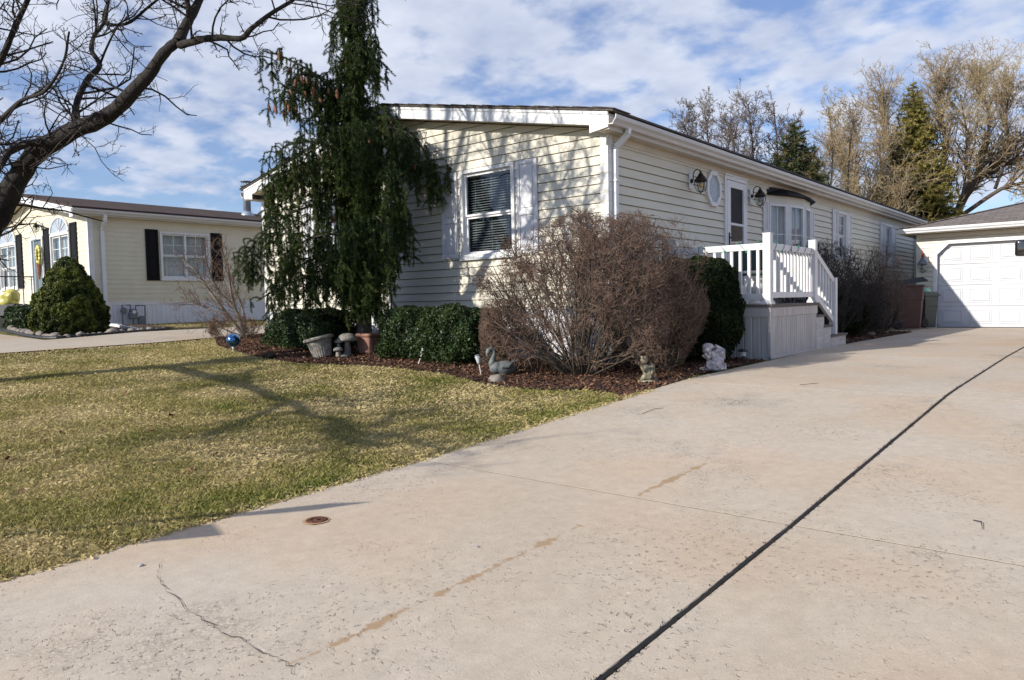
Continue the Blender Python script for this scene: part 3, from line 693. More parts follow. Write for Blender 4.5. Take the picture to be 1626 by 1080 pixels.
skirting(FF, XL, XW, lambda u: float(gz(u, YF))-.05, .70, 'skirting white', house, .09); skirting(FR, YF, YB, lambda u: -.1, .70, 'skirting white', house, .09)
mb = MB(); mb.box(XL, XW+.018, YF-.022, YF, .69, .72); mb.box(XW, XW+.022, YF, YB, .69, .72); mb.build('sill_trim', 'white vinyl', house)
for (a, b, c, d) in ((XW-.10, XW+.016, YF-.016, YF+.004), (XW-.01, XW+.018, YF+.004, YF+.10), (XL-.016, XL+.09, YF-.016, YF+.004), (XW-.01, XW+.018, YB-.10, YB)):
    mb = MB(); mb.box(a, b, c, d, .72, 2.88); mb.build('corner_post', 'white vinyl', house)
# roof
YR0, YR1 = YF-.27, YB+.3
mb = MB()
for s in (1, -1):
    e = 4.20; pts = [(XC, 0, zr(XC)+.20), (XC+s*e, 0, zr(XC+s*e)+.20), (XC+s*e, 0, zr(XC+s*e)+.175), (XC, 0, zr(XC)+.175)]
    mb.prism([(p[0], YR0-.03, p[2]) for p in pts], (0, YR1-YR0, 0))
mb.build('roof', 'house shingle', house)
mb = MB(); rr = random.Random(9)   # ragged shingle edge along the rake
for s in (1, -1):
    u = .02
    while u < 4.15:
        w = .30; a, b = XC+s*u, XC+s*(u+w)
        za, zb = zr(a)+.203, zr(b)+.203; mb.prism([(a, YR0-.045, za), (b, YR0-.045, zb), (b, YR0-.045, zb+.008), (a, YR0-.045, za+.018)], (0, .4, 0)); u += w
mb.build('shingle_edge', 'house shingle', house)
mb = MB()
for s in (1, -1):
    a, b = XC, XC+s*4.11
    mb.prism([(a, YR0, zr(a)+.172), (b, YR0, zr(b)+.172), (b, YR0, zr(b)), (a, YR0, zr(a))], (0, .018, 0))
    mb.prism([(a, YR0-.012, zr(a)+.170), (b, YR0-.012, zr(b)+.170), (b, YR0-.012, zr(b)+.135), (a, YR0-.012, zr(a)+.135)], (0, .011, 0))
    b2 = XC+s*(4.11-.27); mb.prism([(b, YR0-.002, zr(b)+.02), (b, YR0-.002, zr(b)-.012), (b2, YR0-.002, zr(b)-.045), (b2, YR0-.002, zr(b2)+.03)], (0, .017, 0))
fs = mb.build('fascia', 'white metal', house)
for u in np.arange(.15, 4.0, .36):
    for s in (1, -1):
        x = XC+s*u; mb = MB(); mb.lathe((x, YR0-.0125, zr(x)+.152), [(.008, 0), (.008, .0025)], 8, (0, -1, 0)); mb.build('nail_head', 'rust', fs)
mb = MB()
for s in (1, -1):
    x = XC+s*4.11; mb.box(min(x, x-s*.018), max(x, x-s*.018), YR0+.019, YR1, 2.87, 3.06)
mb.build('fascia', 'gutter metal', house)
mb = MB()   # ribbed soffits
y = YR0+.02
while y < YR1:
    for s in (1, -1):
        x0, x1 = XC+s*3.927, XC+s*4.09; a, b = min(x0, x1), max(x0, x1); mb.box(a, b, y, y+.085, 2.873, 2.885); mb.box(a, b, y+.085, y+.10, 2.88, 2.889)
    y += .10
for s in (1, -1):
    u = .0
    while u < 3.9:
        a, b, c = XC+s*u, XC+s*(u+.085), XC+s*(u+.1)
        mb.poly([(a, YR0+.018, zr(a)+.012), (b, YR0+.018, zr(b)+.012), (b, YF, zr(b)+.012), (a, YF, zr(a)+.012)])
        mb.poly([(b, YR0+.018, zr(b)+.02), (c, YR0+.018, zr(c)+.02), (c, YF, zr(c)+.02), (b, YF, zr(b)+.02)]); u += .1
mb.build('soffit', 'soffit vinyl', house)
mb = MB(FR); mb.box(YF+.1, YB, 2.79, 2.872, .003, .028); mb.build('frieze', 'soffit vinyl', house)
mb = MB(); gutter(mb, XC+4.112, YR0-.01, YR1, 3.03); mb.build('gutter', 'gutter metal', house)
mb = MB(); gutter(mb, XC-4.112, YR0-.01, YR1, 3.03, -1); mb.build('gutter', 'gutter metal', house)
mb = MB(); xg = XC+4.112+.055; downspout(mb, [(xg, 8.04, 2.93), (xg-.01, 8.04, 2.86), (XW+.06, 8.04, 2.72), (XW+.045, 8.04, 2.66), (XW+.045, 8.04, .25)], .055, .07)
ds = mb.build('downspout', 'white metal', house, bevel=.006)
for z in (2.30, 1.5): mb = MB(); mb.box(XW, XW+.09, 7.995, 8.085, z, z+.015); mb.build('strap', 'white metal', ds)
mb = MB(); mb.tube([(XW+.06, 8.04, z) for z in np.linspace(.26, .02, 30)], [.04+.007*(i % 2) for i in range(30)], 12); mb.build('flexible_pipe', 'plastic black', ds)
mb = MB(); downspout(mb, [(XW+.05, YB-.08, 2.9), (XW+.05, YB-.08, .1)], .07, .055); mb.build('downspout', 'white metal', house)
mb = MB(); downspout(mb, [(XC-4.15, YF+.15, 2.93), (XL-.05, YF+.15, 2.68), (XL-.05, YF+.15, .1)], .055, .07); mb.build('downspout', 'white metal', house)
# windows
window(FF, -7.53, -6.50, 1.46, 2.74, house, 1, .47, back='blind'); window(FF, -11.12, -10.08, 1.46, 2.74, house, 2, .47, munt=(1, 1), back='curtain')
for a, b in ((-7.93, -7.60), (-6.46, -6.10), (-11.5, -11.17), (-10.03, -9.7)): shutter(FF, a, b, 1.47, 2.74, 'shutter white', house, .44)
window(FR, 17.47, 18.15, 1.60, 2.70, house, 1, .5, munt=(1, 1), back='curtain'); window(FR, 21.70, 22.46, 1.60, 2.70, house, 1, .5, munt=(1, 1), munt2=(0, 0), back='curtain')
for a, b in ((17.10, 17.43), (18.19, 18.55), (21.25, 21.66), (22.5, 22.95)): shutter(FR, a, b, 1.60, 2.71, 'shutter white', house)
for a, b in ((13.03, 13.26), (15.57, 15.83)): shutter(FR, a, b, 1.40, 2.56, 'shutter white', house)
# octagonal leaded window
def octa(cu, cz, hu, hz, n0, n1, fr, inner=0):
    q = .41
    return [(cu+a*hu, cz+b*hz, n0) for a, b in ((-q, -1), (q, -1), (1, -q), (1, q), (q, 1), (-q, 1), (-1, q), (-1, -q))]
mb = MB(FR); o1 = octa(10.96, 2.51, .255, .275, .0, 0, FR); o2 = octa(10.96, 2.51, .19, .205, 0, 0, FR)
for i in range(8):
    j = (i+1) % 8
    mb.prism([o1[i], o1[j], o2[j], o2[i]], (0, 0, .055))
ow = mb.build('octagonal_window', 'white vinyl', house, bevel=.008)
mb = MB(FR); mb.prism([(p[0], p[1], .018) for p in octa(10.96, 2.51, .20, .215, 0, 0, FR)], (0, 0, .006)); mb.build('pane', 'frosted leaded glass', ow)
mb = MB(FR)
for k in range(-4, 5):
    for s in (1, -1):
        cu = 10.96+k*.085; L_ = .19
        a = (cu-L_*.45, 2.51-s*L_, .026); b = (cu+L_*.45, 2.51+s*L_, .026)
        a = (max(10.79, min(11.13, a[0])), a[1], a[2]); b = (max(10.79, min(11.13, b[0])), b[1], b[2])
        if abs(a[0]-b[0]) > .03: mb.bar(a, b, .006, .004)
mb.build('leading', 'white metal', ow)
# storm door
mb = MB(FR); u0, u1 = 11.385, 12.283; ring(mb, u0, u1, .71, 2.78, .06, 0, .04); mb.box(u0-.01, u1+.01, 2.78, 2.81, 0, .055)
dr = mb.build('door_frame', 'white vinyl', house, bevel=.004)
mb = MB(FR); a, b = u0+.062, u1-.062
mb.box(a, a+.14, .74, 2.71, .012, .045); mb.box(b-.11, b, .74, 2.71, .012, .045); mb.box(a+.14, b-.11, 2.60, 2.71, .012, .045); mb.box(a+.14, b-.11, .74, 1.0, .012, .045); mb.box(a+.14, b-.11, 1.99, 2.03, .012, .043)
sd = mb.build('storm_door', 'white vinyl', dr, bevel=.004)
mb = MB(FR); mb.poly([(a+.141, 1.001, .027), (b-.111, 1.001, .027), (b-.111, 1.989, .027), (a+.141, 1.989, .027)]); mb.build('pane', 'window glass', dr); mb = MB(FR); mb.poly([(a+.141, 2.031, .02), (b-.111, 2.031, .02), (b-.111, 2.599, .02), (a+.141, 2.599, .02)]); mb.build('screen', 'dark recess', dr)
mb = MB(FR); mb.box(a+.05, a+.075, 1.66, 1.86, .045, .06); mb.tube([(a+.062, 1.78, .06), (a+.062, 1.78, .09), (a+.12, 1.78, .095)], .008, 8); mb.build('handle', 'bronze lamp', dr)
mb = MB(FR); mb.box(u0+.06, u1-.06, .72, 2.72, -.3, -.29); mb.box(u0+.04, u0+.06, .72, 2.72, -.29, .0); mb.box(u1-.06, u1-.04, .72, 2.72, -.29, .0); mb.build('interior', 'dark recess', dr)
# bow window
BW = [(-5.0, 13.28), (-4.80, 13.80), (-4.71, 14.42), (-4.80, 15.04), (-5.0, 15.56)]
mb = MB(); 
for z0, z1 in ((1.28, 1.40), (2.50, 2.66)):
    n = len(BW); mb.add([(x, y, z) for z in (z0, z1) for x, y in BW], [tuple(range(n)), tuple(range(n, 2*n))]+[(i, (i+1) % n, n+(i+1) % n, n+i) for i in range(n)])
bw = mb.build('bow_window', 'cream siding', house)
for (p, q) in zip(BW[:-1], BW[1:]):
    p = np.array([*p, 0.]); q = np.array([*q, 0.]); U = (q-p)/np.linalg.norm(q-p); L_ = np.linalg.norm(q-p); Nn = np.array([U[1], -U[0], 0]); f_ = Fr(p, U, Nn)
    mb = MB(f_); ring(mb, .045, L_-.045, 1.40, 2.50, .045, -.04, .02); mb.box(L_/2-.008, L_/2+.008, 1.445, 2.455, -.02, -.005); mb.box(.09, L_-.09, 1.94, 1.955, -.02, -.004)
    mb.box(-.012, .045, 1.40, 2.50, -.05, .012); mb.box(L_-.045, L_+.012, 1.40, 2.50, -.05, .012)
    w_ = mb.build('window_frame', 'white vinyl', bw); mb = MB(f_); mb.poly([(.09, 1.445, -.016), (L_-.09, 1.445, -.016), (L_-.09, 2.455, -.016), (.09, 2.455, -.016)]); mb.build('pane', 'window glass', bw)
mb = MB(FR); mb.box(13.4, 15.44, 1.4, 2.5, .004, .012); mb.build('interior', 'dark recess', bw)
mb = MB(FR); n = 60
for i in range(n):
    u = 13.42+i*2.0/n; mb.add([FR.w(u, 1.42, .03+.012*math.sin(i*1.2)), FR.w(u+2.0/n, 1.42, .03+.012*math.sin((i+1)*1.2)), FR.w(u+2.0/n, 2.48, .03+.012*math.sin((i+1)*1.2)), FR.w(u, 2.48, .03+.012*math.sin(i*1.2))], [(0, 1, 2, 3)]) if not .30 < (i/n) % .5 < .42 else None
mb.build('curtain', 'curtain', bw)
mb = MB(); low = [(-5.0, 13.18), (-4.72, 13.72), (-4.60, 14.42), (-4.72, 15.12), (-5.0, 15.66)]
top = [(-4.99, 13.3), (-4.90, 13.8), (-4.86, 14.42), (-4.90, 15.04), (-4.99, 15.54)]
vs = [(x, y, 2.665) for x, y in low]+[(x, y, 2.80) for x, y in top]+[(x, y, 2.645) for x, y in low]; n = 5
mb.add(vs, [(i, i+1, n+i+1, n+i) for i in range(4)]+[(n, n+1, n+2, n+3, n+4)]+[(2*n+i, 2*n+i+1, i+1, i) for i in range(4)]+[(10, 11, 12, 13, 14)])
mb.build('bow_roof', 'shutter black', bw)

# ------------------------------------------------------------------ wall lanterns
def lantern(name, P, out, label, m='bronze lamp', lit=False, sc=1.):
    P = np.array(P, float); out = np.array(out, float); r = thing(name, P, label, 'lamp', 'wall lanterns')
    side = np.cross((0, 0, 1), out); c = P+out*.17*sc
    mb = MB(Fr(P, side, out)); mb.box(-.05*sc, .05*sc, -.12*sc, .12*sc, 0, .02); mb.build('back_plate', 'white metal', r, bevel=.004)
    mb = MB(); a = [P+out*.02*sc+np.array([0, 0, z])*sc for z in (.02,)]
    pts = [P+(out*x+np.array([0, 0, z]))*sc for x, z in ((.02, 0), (.05, .02), (.05, .09), (.07, .14), (.115, .165), (.155, .14), (.17, .10))]
    mb.tube(pts, .008*sc, 8); mb.lathe(P+out*.02, [(.035*sc, 0), (.02*sc, .03*sc)], 12, out); mb.build('arm', m, r, smooth=True)
    mb = MB(); mb.lathe(c, [(z[0]*sc, z[1]*sc) for z in ((.006, .13), (.016, .12), (.016, .10), (.03, .095), (.045, .06), (.062, .045), (.095, -.0), (.095, -.02), (.085, -.03))][::-1], 16); mb.build('cap', m, r, smooth=True)
    mb = MB(); mb.lathe(c, [(z[0]*sc, z[1]*sc) for z in ((.088, -.03), (.082, -.09), (.055, -.155), (.03, -.17))][::-1], 14); mb.build('shade', 'lamp glass', r, smooth=True)
    mb = MB()
    for k in range(6):
        a = math.pi/3*k; d = side*math.cos(a)+out*math.sin(a); mb.tube([c+(d*x+np.array([0, 0, z]))*sc for x, z in ((.092, -.025), (.087, -.09), (.06, -.155), (.02, -.178))], .004*sc, 5)
    mb.lathe(c, [(.001, -.20*sc), (.012*sc, -.185*sc), (.03*sc, -.175*sc), (.03*sc, -.168*sc)], 10); mb.build('cage', m, r)
    mb = MB(); mb.ell(c+np.array([0, 0, -.07])*sc, (.028*sc, .028*sc, .05*sc)); mb.build('bulb', 'amber bulb' if lit else 'blind slat', r, smooth=True)
    return r
lantern('wall_lantern', (XW+.02, 10.17, 2.54), (1, 0, 0), 'bronze wall lantern with an amber bulb left of the octagonal window', lit=True)
lantern('wall_lantern', (XW+.02, 12.47, 2.54), (1, 0, 0), 'dark bronze wall lantern between the white storm door and the bow window')

# ------------------------------------------------------------------ deck
dk = thing('deck', (-3.52, 9.42, 0), 'raised porch deck with white rails, grey skirting and two wooden steps at the driveway', 'deck')
DX0, DX1, DY0, DY1, DZ = XW+.03, -3.52, 9.45, 11.33, .70
mb = MB(); x = DX0
while x < DX1+.02: mb.box(x, min(x+.136, DX1+.03), DY0-.03, DY1+.03, DZ-.035, DZ); x += .142
mb.build('floor', 'deck board', dk)
FD = Fr((DX1-.01, 0, 0), (0, 1, 0), (1, 0, 0)); FDF = Fr((0, DY0+.01, 0), (1, 0, 0), (0, -1, 0))
skirting(FD, DY0+.01, DY1-.01, lambda u: float(gz(-3.5, u))+.02, DZ-.15, 'skirting vinyl', dk, .082, 'skirting_panel'); skirting(FDF, DX0, DX1-.012, lambda u: -.03, DZ-.15, 'skirting vinyl', dk, .11, 'skirting_panel')
mb = MB(); mb.box(DX0, DX1+.012, DY0-.015, DY0+.01, DZ-.16, DZ-.037); mb.box(DX1-.012, DX1+.014, DY0+.012, DY1, DZ-.16, DZ-.037); mb.box(DX1-.01, DX1+.02, DY0-.012, DY1, -.015, .022)
mb.box(DX1-.03, DX1+.013, DY0-.02, DY0+.011, .022, DZ-.16); mb.build('rim_trim', 'skirting vinyl', dk, bevel=.003)
def post(x, y, z0, z1, w=.10, skirt=True, nm='post'):
    mb = MB(); h = w/2; mb.box(x-h, x+h, y-h, y+h, z0, z1-.012); mb.box(x-h-.006, x+h+.006, y-h-.006, y+h+.006, z1-.012, z1)
    if skirt: mb.box(x-h-.02, x+h+.02, y-h-.02, y+h+.02, z0+.003, z0+.03); mb.box(x-h-.012, x+h+.012, y-h-.012, y+h+.012, z0+.03, z0+.05)
    mb.build(nm, 'white vinyl', dk, bevel=.003)
PX, PY0, PY1 = DX1-.045, DY0+.045, DY1-.03; PT = DZ+.93
post(PX, PY0, DZ, PT); post(PX, PY1, DZ, PT); post(DX0+.07, PY0, DZ, PT)
def rail(p, q, z0, z1, bz0, bz1, nb, slope=0.):
    p = np.array(p, float); q = np.array(q, float)
    mb = MB(); mb.bar((*p, z1-.04), (*q, z1-.04+slope), .055, .085); mb.build('top_rail', 'white vinyl', dk, bevel=.003)
    mb = MB(); mb.bar((*p, z0+.04), (*q, z0+.04+slope), .05, .08); mb.build('bottom_rail', 'white vinyl', dk, bevel=.003)
    for i in range(nb):
        f = (i+.65)/(nb+.3); c = p+(q-p)*f; mb = MB(); mb.box(c[0]-.018, c[0]+.018, c[1]-.018, c[1]+.018, z0+.08+slope*f-.01, z1-.08+slope*f+.01); mb.build('baluster', 'white vinyl', dk)
rail((PX-.05, PY0), (DX0+.12, PY0), DZ+.065, DZ+.80, 0, 0, 10)
rail((PX, PY0+.05), (PX, PY1-.05), DZ+.085, DZ+.80, 0, 0, 13)
# steps run on along the wall side, beyond the deck
z3 = float(gz(-3.5, 12.4))
SX0, SX1 = -4.55, -3.53
for i, (ya, yb, zt) in enumerate(((DY1+.03, 11.70, z3+.52), (11.70, 12.06, z3+.35), (12.06, 12.85, z3+.185))):
    mb = MB(); mb.box(SX0, SX1, ya, yb+.02, z3-.02, zt-.03); mb.build('riser', 'wood step', dk, bevel=.003)
    mb = MB(); mb.box(SX0-.02, SX1+.025, ya-.01, yb+.045, zt-.03, zt); mb.build('tread', 'deck board', dk, bevel=.004)
post(PX, 12.30, z3+.19, z3+.19+.90, skirt=False)
rail((PX, PY1+.05), (PX, 12.25), DZ+.085, DZ+.80, 0, 0, 6, slope=-.42)

# string lights wound on the rails
r = thing('string_lights', (PX, PY0, DZ+.8), 'green wired string lights wound round the white deck rails', 'string lights')
mb = MB(); pts = []
for i in range(170):
    f = i/169; L_ = 1.35+1.75; s = f*L_; a = s*2*math.pi/.30
    if s < 1.35: c = np.array([DX0+.14+s*(PX-.06-DX0-.14)/1.35, PY0, DZ+.76]); e = np.array([0, 1., 0])
    else: c = np.array([PX, PY0+.06+(s-1.35)*(PY1-PY0-.12)/1.75, DZ+.76]); e = np.array([1., 0, 0])
    pts.append(c+e*.036*math.cos(a)+np.array([0, 0, .052])*math.sin(a))
mb.tube(pts, .0035, 5); mb.build('wire', 'green wire', r)
for i in range(6, 168, 9):
    p = pts[i]; mb = MB(); dz = .03 if pts[i][2] > DZ+.76 else -.03
    mb.tube([p, p+np.array([.005, -.01, dz*.5]), p+np.array([.01, -.018, dz*1.2])], [.007, .009, .003], 7); mb.build('bulb', 'green bulb', r, smooth=True)

# folding chair and white urn on the deck
P = np.array([-4.25, 10.55, DZ]); r = thing('folding_chair', P, 'dark green folding chair standing on the deck behind the rails', 'chair')
fr = Fr(P, (.94, .34, 0), (.34, -.94, 0))
mb = MB(fr); mb.box(-.24, .24, .42, .45, -.2, .24); mb.build('seat', 'chair green', r, bevel=.01)
mb = MB(fr); mb.prism([(-.24, .50, -.22), (.24, .50, -.22), (.24, .88, -.30), (-.24, .88, -.30)], (0, .01, .02)); mb.build('backrest', 'chair green', r)
for s in (-1, 1):
    for a, b in (((s*.26, 0, .26), (s*.26, .60, -.24)), ((s*.26, 0, -.28), (s*.26, .62, .2))):
        mb = MB(fr); mb.tube([a, b], .013, 8); mb.build('leg', 'steel pipe', r)
    mb = MB(fr); mb.box(s*.26-.03, s*.26+.03, .62, .645, -.22, .26); mb.build('armrest', 'white metal', r)
P = np.array([-3.95, 10.05, DZ]); r = thing('garden_urn', P, 'white urn standing on the deck behind the near rail', 'urn')
mb = MB(); mb.lathe(P, [(.10, 0), (.10, .02), (.05, .05), (.045, .09), (.11, .17), (.13, .27), (.10, .32), (.14, .34), (.14, .355), (.11, .355), (.09, .30)], 24); mb.build('bowl', 'white vinyl', r, smooth=True)
mb = MB(); mb.lathe(P+np.array([0, 0, .28]), [(.095, 0), (.095, .02)], 16); mb.build('soil', 'soil', r)

# ------------------------------------------------------------------ garage
YG, GX0, GX1, GB = 20.985, -4.05, 2.4, 27.6; GZ = -.06
gar = thing('garage', (GX0, YG, GZ), 'cream garage with grey hip roof and large white panelled door', 'garage')
FG = Fr((0, YG, 0), (1, 0, 0), (0, -1, 0)); DXa, DXb, DZt = -3.60, 1.28, 2.02
ch = .25
siding(FG, lambda z: GX0, lambda z: GX1, GZ, 2.30, [(DXa-.02, DXb+.02, GZ, DZt+.03)], 2.30-.119*19, 'front_wall', 'cream siding', gar)
# side walls
for nm, X, nn in (('side_wall', GX0, (-1, 0, 0)), ('side_wall', GX1, (1, 0, 0))):
    siding(Fr((X, 0, 0), (0, 1, 0), nn), lambda z: YG, lambda z: GB, GZ-.05, 2.30, [], 2.30-.119*19, nm, 'cream siding', gar)
mb = MB(FG); mb.box(GX0-.015, GX0+.09, GZ, 2.29, -.002, .018); mb.box(GX0-.018, GX0, GZ, 2.29, -.10, -.002); mb.build('corner_post', 'cream siding', gar)
mb = MB(FG); w = .085
mb.box(DXa-w, DXa, GZ, DZt-ch, -.06, .022); mb.box(DXb, DXb+w, GZ, DZt-ch, -.06, .022); mb.box(DXa+ch, DXb-ch, DZt, DZt+w, -.06, .022)
for s, X in ((1, DXa), (-1, DXb)):
    mb.prism([(X, DZt-ch, -.06), (X-s*w, DZt-ch, -.06), (X-s*w, DZt-ch+.035, -.06), (X+s*(ch-.035), DZt+w, -.06), (X+s*ch, DZt+w, -.06), (X+s*ch, DZt, -.06)], (0, 0, .082))
    mb.prism([(X-s*(w-.003), DZt-ch+.036, -.055), (X-s*(w-.003), DZt+w-.002, -.055), (X+s*(ch-.036), DZt+w-.002, -.055)], (0, 0, .06))
trim = mb.build('door_trim', 'white vinyl', gar, bevel=.003)
NP = 8; pw = (DXb-DXa)/NP; mb = MB(FG); rows = 4; ph = (DZt-GZ)/rows
for rI in range(rows):
    z0 = GZ+.012+rI*ph; z1 = z0+ph-.006
    mb.box(DXa+.001, DXb-.001, z0, z1-.0, -.16, -.11)
    for c in range(NP):
        a = DXa+c*pw+.085; b = DXa+(c+1)*pw-.085; p, q = z0+.10, z1-.10
        ring(mb, a-.012, b+.012, p-.012, q+.012, .016, -.112, -.098); mb.box(a+.032, b-.032, p+.032, q-.032, -.112, -.094)
gd = mb.build('garage_door', 'garage door white', gar, bevel=.006)
mb = MB(FG); mb.box(DXa, DXb, GZ-.0, GZ+.011, -.165, -.10); mb.build('weather_strip', 'rubber', gar)
mb = MB(); ov = .38; e = 2.43; k = .27; x0, x1, y0, y1 = GX0-ov+.02, GX1+ov, YG-ov, GB+ov; hw = min(x1-x0, y1-y0)/2
rz_ = e+k*hw
A = [(x0, y0, e), (x1, y0, e), (x1, y1, e), (x0, y1, e)]; r1 = (x0+hw, y0+hw, rz_); r2 = (x1-hw, y1-hw, rz_)
B = [(p[0], p[1], e-.03) for p in A]
mb.add(A+[r1, r2]+B, [(0, 1, 4), (1, 2, 5, 4), (2, 3, 5), (3, 0, 4, 5)] + [(6+i, 6+(i+1) % 4, (i+1) % 4, i) for i in range(4)]+[(6, 7, 8, 9)])
mb.build('roof', 'garage shingle', gar)
mb = MB()
for q in (A[0], A[1]):
    L_ = 14
    for i in range(L_):
        f0, f1 = i/L_, (i+1.15)/L_; a = np.array(q)+(np.array(r1)-np.array(q))*f0; b = np.array(q)+(np.array(r1)-np.array(q))*min(f1, 1)
        mb.bar(a+(0, 0, .012), b+(0, 0, .004), .20, .012)
mb.build('ridge_cap', 'garage shingle', gar)
mb = MB()
pr = [(0, 0), (0, -.11), (.07, -.115), (.085, -.08), (.115, -.05), (.12, -.004), (.108, -.004), (.012, -.02)]
mb.prism([(x0+.02, y0-a+.02, e-.005+b) for a, b in pr], (x1-x0-.02, 0, 0)); mb.build('gutter', 'white metal', gar)
mb = MB(); mb.box(x0+.02, x1, y0+.021, YG-.02, 2.30, 2.312); mb.box(x0+.02, GX0-.001, YG-.02, y1, 2.30, 2.312); mb.build('soffit', 'soffit vinyl', gar)
mb = MB(); mb.box(x0, x0+.019, y0+.021, y1, 2.30, 2.40); mb.build('fascia', 'white metal', gar)
r = lantern('wall_lantern', (-3.875, YG-.02, 1.56), (0, -1, 0), 'clear glass wall lantern with a red finial beside the garage door', m='meter grey', sc=1.3)
mb = MB(); c = np.array([-3.875, YG-.02-.23, 1.56+.18]); mb.lathe(c, [(.03, -.03), (.035, .0), (.02, .04), (.012, .10), (.004, .14)], 10); mb.build('finial', 'red trim', r, smooth=True)
# ------------------------------------------------------------------ vegetation
def rv(s=1.): return Vector((random.gauss(0, s), random.gauss(0, s), random.gauss(0, s)))
class Tw:
    """branch generator; collects polylines by class"""
    def __init__(s, inside=None): s.big = []; s.bigr = []; s.sm = []; s.smr = []; s.inside = inside
    def add(s, pts, r0, r1, thr):
        n = len(pts); rs = [r0+(r1-r0)*i/(n-1) for i in range(n)]
        P = [(p.x, p.y, p.z) for p in pts]
        if r0 > thr: s.big.append(P); s.bigr.append(rs)
        else: s.sm.append(P); s.smr.append(rs)
    def grow(s, p, d, L, r, lv, K):
        """K: dict per-level parameters"""
        ns = K['seg'][lv]; pts = [p.copy()]; d = d.normalized(); st = L/ns; kids = []
        for i in range(ns):
            d = (d+rv(K['jit'][lv])+Vector((0, 0, K['trop'][lv]))).normalized(); p = p+d*st
            if s.inside and not s.inside(p): break
            pts.append(p.copy()); kids.append((p.copy(), d.copy(), (i+1)/ns))
        if len(pts) < 2: return
        while len(pts) < ns+1: pts.append(pts[-1]+(pts[-1]-pts[-2])*.15)
        s.add(pts, r, r*K['tip'][lv], K['thr'])
        if lv+1 < len(K['n']):
            n = K['n'][lv+1]; n = int(n)+(random.random() < n % 1)
            for c in range(n):
                f = random.uniform(K['start'][lv+1], 1.0)*(len(kids)-1e-3); i = int(f)
                q, dd, fr = kids[i]; q0 = pts[i]; q = q0.lerp(q, f-i)
                perp = rv().cross(dd).normalized(); a = R(random.uniform(*K['ang'][lv+1]))
                nd = dd*math.cos(a)+perp*math.sin(a)
                s.grow(q, nd, L*random.uniform(*K['len'][lv+1])*(1-.45*fr), max(r*K['rr'][lv+1]*(1-.4*fr), K['rmin']), lv+1, K)
    def build(s, root, m1, m2, n1='branches', n2='twigs', s1=6, s2=3):
        if s.big: tubes(s.big, s.bigr, s1, n1, m1, root)
        if s.sm: tubes(s.sm, s.smr, s2, n2, m2, root)

def limb(pts, n=5):
    """smooth a control polyline (x,y,z,r) by Catmull-Rom"""
    P = [np.array(p, float) for p in pts]; P = [2*P[0]-P[1]]+P+[2*P[-1]-P[-2]]; out = []
    for i in range(1, len(P)-2):
        for k in range(n):
            t = k/n; out.append(.5*((2*P[i])+(-P[i-1]+P[i+1])*t+(2*P[i-1]-5*P[i]+4*P[i+1]-P[i+2])*t*t+(-P[i-1]+3*P[i]-3*P[i+1]+P[i+2])*t**3))
    out.append(P[-2]); return out
def L2(*pp):   # (px, py, width_px, t)
    r = []
    for x, y, w, t in pp: q = at(x, y, t); r.append((q[0], q[1], q[2], w/2/FPX*t))
    return r

# big bare tree on the left
random.seed(21)
TB = np.array([-10.75, 2.5, float(gz(-10.75, 2.5))-.05])
bt = thing('bare_tree', TB, 'large leafless crabapple tree leaning over the lawn at the left', 'tree')
base = [(TB[0], TB[1], TB[2], .30), (TB[0]+.02, TB[1]+.0, TB[2]+.12, .21), (TB[0]-.05, TB[1]+.02, TB[2]+.6, .18), (TB[0]-.0, TB[1]-.02, TB[2]+1.2, .19)]
j = L2((-32, 385, 42, 8.75))[0]
main = base+[j]+L2((6, 325, 35, 8.7), (45, 255, 29, 8.6), (105, 213, 28, 8.5), (172, 183, 23, 8.35), (228, 128, 19, 8.2), (262, 84, 16, 8.1), (285, 64, 14, 8.05))
limbs = [main,
  L2((285, 66, 18, 8.05), (298, 36, 15, 8.1), (318, -2, 12, 8.2), (352, -70, 10, 8.5), (372, -150, 8, 8.8), (380, -240, 6, 9.2), (410, -330, 4, 9.5)),
  L2((300, 30, 9, 8.1), (296, 0, 8, 8.0), (270, -80, 7, 7.9), (250, -180, 5, 7.9)),
  L2((285, 72, 13, 8.05), (318, 63, 11, 7.9), (350, 60, 10, 7.8), (384, 61, 8.5, 7.75), (400, 45, 8, 7.7), (430, 22, 6.5, 7.7), (465, 0, 5.5, 7.7), (500, -30, 4, 7.7), (540, -70, 3, 7.7)),
  L2((120, 208, 15, 8.5), (122, 165, 10, 8.6), (138, 128, 9, 8.7), (158, 104, 8, 8.75), (146, 80, 7, 8.8), (150, 55, 6, 8.9), (166, 34, 5.5, 9.0), (172, 0, 5, 9.1), (182, -50, 4, 9.3), (190, -120, 3, 9.4)),
  L2((78, 224, 14, 8.6), (45, 228, 11, 8.3), (18, 238, 10, 8.1), (2, 262, 9, 7.9), (-18, 305, 6, 7.8)),
  L2((-20, 385, 22, 8.7), (-60, 250, 18, 8.4), (-40, 150, 14, 8.2), (0, 96, 10, 8.1), (20, 52, 8, 8.0), (44, 0, 7, 8.0), (70, -70, 6, 8.0), (110, -160, 5, 8.0), (150, -260, 4, 8.0)),
  L2((-60, 250, 12, 8.4), (0, 192, 8, 8.0), (35, 160, 6, 7.8), (72, 144, 5, 7.6), (100, 100, 4, 7.4), (110, 50, 3, 7.3)),
  L2((172, 0, 4, 9.1), (165, 34, 5, 9.0), (200, 38, 5, 8.8), (235, 12, 4, 8.7), (262, -10, 3, 8.6)),
  L2((168, 186, 9, 8.35), (152, 182, 8, 8.1), (135, 195, 5, 7.9), (110, 205, 4, 7.7))]
def hyw(x, y, Y): d = ray(x, y); return C0+d*Y/d[1]
def W3(*pp): return [tuple(p) for p in pp]
z0 = TB[2]
